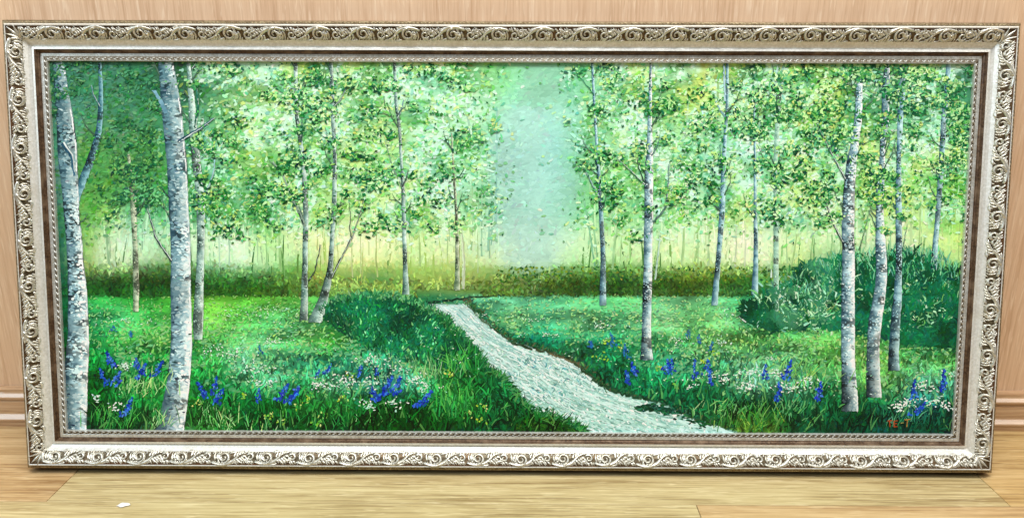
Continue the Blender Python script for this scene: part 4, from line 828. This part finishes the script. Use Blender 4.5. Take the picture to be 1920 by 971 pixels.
def tuft2(n, xs, ys, sx, l0, l1, pal, lean, sd=.3, w=1.6):
    x, y = xs+rng.normal(0, sx, n), ys+rng.normal(0, sx*.3, n); k = ~in_stream(x+6, y-14); x, y = x[k], y[k]; n = len(x); c = pick(n, pal)
    S.blades(x, y, U(n, l0, l1), U(n, w*.7, w*1.3), -np.pi/2+lean+rng.normal(0, sd, n), rng.normal(0, .3, n), c, c*1.15)
LG = [(130, 186, 110), (96, 164, 90), (60, 140, 66), (180, 216, 146)]; MG = [(40, 130, 60), (60, 150, 70), (24, 106, 44), (90, 170, 80)]
tuft2(40, 275, 735, 22, 18, 42, LG, .25); tuft2(30, 245, 730, 18, 15, 30, LG, .3); tuft2(50, 220, 795, 30, 18, 40, MG, 0); tuft2(26, 300, 795, 10, 15, 40, LG, .25)
tuft2(40, 410, 798, 24, 15, 45, LG, -.15); tuft2(70, 850, 770, 30, 25, 60, MG, -.05, .35, 2.2); tuft2(40, 800, 700, 26, 15, 30, [(120, 170, 110), (150, 190, 130), (90, 150, 90)], .05); tuft2(60, 870, 690, 24, 20, 50, MG, -.05, .25, 2.0)
tuft2(60, 1410, 800, 30, 20, 50, [(60, 130, 50), (110, 160, 70), (40, 110, 50), (140, 180, 80)], .15, .45); tuft2(40, 1360, 770, 26, 12, 30, [(140, 190, 120), (90, 160, 90)], .5, .3); tuft2(50, 1490, 775, 26, 12, 32, [(110, 170, 110), (70, 140, 80)], .4); tuft2(30, 1690, 790, 24, 10, 24, [(90, 160, 120), (50, 130, 90)], .4)
tuft2(50, 500, 795, 60, 12, 34, LG+MG, 0); tuft2(80, 640, 790, 70, 10, 30, MG, 0); tuft2(40, 1500, 705, 40, 14, 30, [(150, 200, 110), (110, 170, 90)], .4)
# yellow-green flower heads low in the grass
for cx, cy in ((372, 755), (455, 742), (578, 745), (505, 778), (525, 790), (590, 790), (610, 775), (700, 740), (905, 762), (880, 775), (900, 785), (840, 700), (1140, 640), (1130, 668), (1165, 645), (1240, 690), (1265, 722), (1320, 678), (1345, 660), (560, 762), (640, 745), (655, 700)):
    m = 12; S.dabs(cx+rng.normal(0, 6, m), cy+rng.normal(0, 4, m), U(m, 3, 7), U(m, 2, 4), U(m, 0, 3), pick(m, [(170, 200, 60), (140, 190, 70), (200, 220, 130), (110, 180, 80)]))
S.build('painted_grass', 'stuff')

# --- white blossom
S = Strokes(0.0024)
for cx, cy, rx, ry, m in ((237, 686, 14, 6, 40), (180, 745, 7, 6, 16), (222, 760, 12, 7, 18), (395, 655, 14, 8, 20), (440, 662, 30, 10, 45), (470, 690, 30, 9, 50), (505, 640, 40, 5, 35), (490, 715, 22, 6, 30), (600, 720, 16, 9, 34), (645, 712, 22, 12, 50), (690, 672, 26, 7, 40), (695, 718, 20, 8, 36), (750, 690, 16, 8, 26), (778, 708, 14, 9, 34), (795, 722, 12, 7, 24), (740, 755, 14, 7, 20), (685, 760, 16, 8, 22), (450, 590, 40, 4, 30), (520, 580, 30, 4, 20), (240, 600, 40, 5, 30),
    (1028, 627, 12, 3, 16), (1120, 612, 16, 4, 18), (1140, 605, 20, 5, 16), (1270, 640, 18, 8, 26), (1355, 640, 14, 9, 24), (1360, 588, 14, 6, 16), (1357, 710, 10, 5, 26), (1405, 698, 20, 7, 60), (1400, 722, 16, 7, 46), (1450, 697, 16, 7, 44), (1480, 727, 24, 5, 44), (1520, 712, 14, 8, 26), (1300, 720, 12, 8, 14), (1330, 705, 10, 8, 16), (1445, 672, 8, 3, 10), (1735, 725, 14, 10, 34), (1700, 755, 16, 6, 36), (1755, 750, 18, 7, 30), (1785, 700, 14, 7, 26), (1680, 765, 14, 5, 20), (1775, 760, 10, 5, 14), (900, 590, 16, 4, 16), (1000, 600, 30, 4, 20)):
    x, y = cx+rng.normal(0, rx*.7, m), cy+rng.normal(0, ry*.7, m)
    near = np.interp(cy, [580, 760], [.6, 1.1])
    S.dabs(x, y, U(m, 3, 7)*near, U(m, 1.6, 3.2)*near, rng.normal(0, .6, m), pick(m, [(226, 242, 228), (198, 230, 208), (240, 246, 240), (168, 214, 186)], 7))
n = 900; x, y = U(n, 170, 1790), U(n, 575, 740); k = (fbm(x, y, 46, 55) > .56) & ~in_stream(x, y) & ~((x > 640) & (x < 790) & (y < 660)) & ~((x > 1400) & (y < 660)) & ~((x > 296) & (x < 362)) & ~((x > 120) & (x < 168)); x, y = x[k], y[k]; n = len(x)
S.dabs(x, y, U(n, 2, 5), U(n, 1.2, 2.4), rng.normal(0, .5, n), pick(n, [(190, 228, 190), (160, 214, 180), (214, 238, 214)], 8))
S.build('painted_white_blossom', 'stuff')

# --- blue flower spikes: one object each
BL = [(30, 64, 176), (20, 46, 150), (44, 90, 200), (70, 130, 214), (28, 80, 160)]
spikes = [(207, 672, 30, -.35, 1), (194, 705, 34, -.3, 1), (222, 707, 24, .3, 1), (257, 680, 20, -.1, .9), (268, 694, 30, .45, 1.1), (298, 690, 32, .5, 1), (241, 762, 36, .4, 1.1), (378, 730, 32, -.45, 1), (404, 722, 32, .2, 1), (413, 742, 30, .4, 1), (485, 740, 26, .1, .8), (533, 733, 34, .5, 1.1), (550, 740, 36, .6, 1.2), (616, 692, 20, .6, .8), (597, 698, 14, .3, .6),
    (676, 694, 18, .2, .8), (706, 696, 14, 0, .7), (704, 738, 28, -.4, 1.1), (727, 722, 38, .45, 1.3), (745, 722, 34, .3, 1.2), (796, 747, 40, .75, 1.2), (488, 655, 14, -.2, .6), (1108, 645, 14, -.5, .8), (1148, 636, 24, -.3, .9), (1172, 656, 24, -.1, .9), (1186, 690, 22, -.1, 1), (1175, 707, 24, -.1, 1), (1250, 686, 26, .1, 1), (1258, 684, 24, .1, 1), (1302, 692, 34, 0, .9), (1326, 686, 24, .05, .9), (1332, 707, 26, .05, .9),
    (1434, 696, 28, .05, .9), (1477, 694, 36, .3, 1), (1460, 735, 34, .05, 1), (1536, 732, 34, .2, 1), (1711, 730, 36, .2, 1), (1767, 712, 42, .1, 1), (1723, 765, 32, .75, 1.1), (1310, 635, 16, 0, .7), (1333, 648, 16, .3, .7), (1290, 625, 12, 0, .6), (213, 615, 10, 0, .7), (246, 625, 10, 0, .7)]
for i, (cx, cy, hh, lean, s_) in enumerate(spikes):
    s_ *= 1.22
    S = Strokes(0.0026)
    soft = cy < 662
    m = int(10+hh*.55); u = np.linspace(1, 0, m)
    x = cx+np.sin(lean)*hh*(u-.5)+rng.normal(0, 1, m)*(1.15-u)*3.6*s_; y = cy-np.cos(lean)*hh*(u-.5)+rng.normal(0, 1.2, m)
    S.blades(np.array([cx-np.sin(lean)*hh*.4]), np.array([cy+np.cos(lean)*hh*.4+10]), np.array([hh*.7]), np.array([1.6]), np.array([-np.pi/2+lean]), np.array([0.1]), np.array([[30., 110., 60.]]))
    pal = [(40, 104, 160), (30, 90, 150), (60, 130, 170)] if soft else BL
    S.dabs(x, y, U(m, 4, 7)*s_*(1.15-.5*u), U(m, 2.6, 4.4)*s_, rng.normal(-np.pi/2+lean, .7, m), pick(m, pal, 9))
    if not soft:
        q = 3; S.z += .00015
        S.dabs(cx+np.sin(lean)*hh*U(q, -.4, .4)+rng.normal(0, 1.5, q), cy-np.cos(lean)*hh*U(q, -.4, .4), U(q, 2, 3.2), U(q, 1.2, 2), U(q, 0, 3), pick(q, [(110, 170, 232), (150, 196, 236)], 8))
    S.build('painted_blue_flower')
# --- signature
S = Strokes(0.0029)
R1, R2 = (158, 76, 40), (160, 120, 62)
for pts, cc in (([(1663, 788), (1672, 787)], R1), ([(1667, 788), (1667, 799)], R1), ([(1675, 788), (1675, 799)], R1), ([(1675, 788), (1682, 787)], R1), ([(1675, 793), (1681, 793)], R1), ([(1675, 799), (1682, 798)], R1),
                ([(1687, 792), (1693, 791)], (150, 150, 90)), ([(1695, 786), (1706, 785)], R2), ([(1700, 786), (1699, 799)], R2)):
    S.line(pts, 2.0, 1.8, cc, cc, .2, 3)
S.build('signature')

# ------------------------------------------------------------------ white scrap on the floor
V = []; F = []
for i in range(9):
    u = i/8
    for j in range(5):
        q = j/4
        V.append(((u-.5)*.0150+.002*math.sin(q*2), (q-.5)*.0075*math.sin(math.pi*(0.12+.8*u))+.001*math.sin(u*9), .0004+.0016*math.sin(math.pi*u)*(.4+.6*q)+.0006*abs(math.sin(q*5))))
for i in range(8):
    for j in range(4):
        a = i*5+j; F.append((a, a+5, a+6, a+1))
scrap = obj('paper_scrap', V, F, m_white, smooth=True); scrap.location = (-0.4843, -0.2161, 0.0002)
so = scrap.modifiers.new('thickness', 'SOLIDIFY'); so.thickness = 0.0003; so.offset = 1
scrap['label'] = 'tiny white curled paper scrap lying on the floor planks'; scrap['category'] = 'paper scrap'
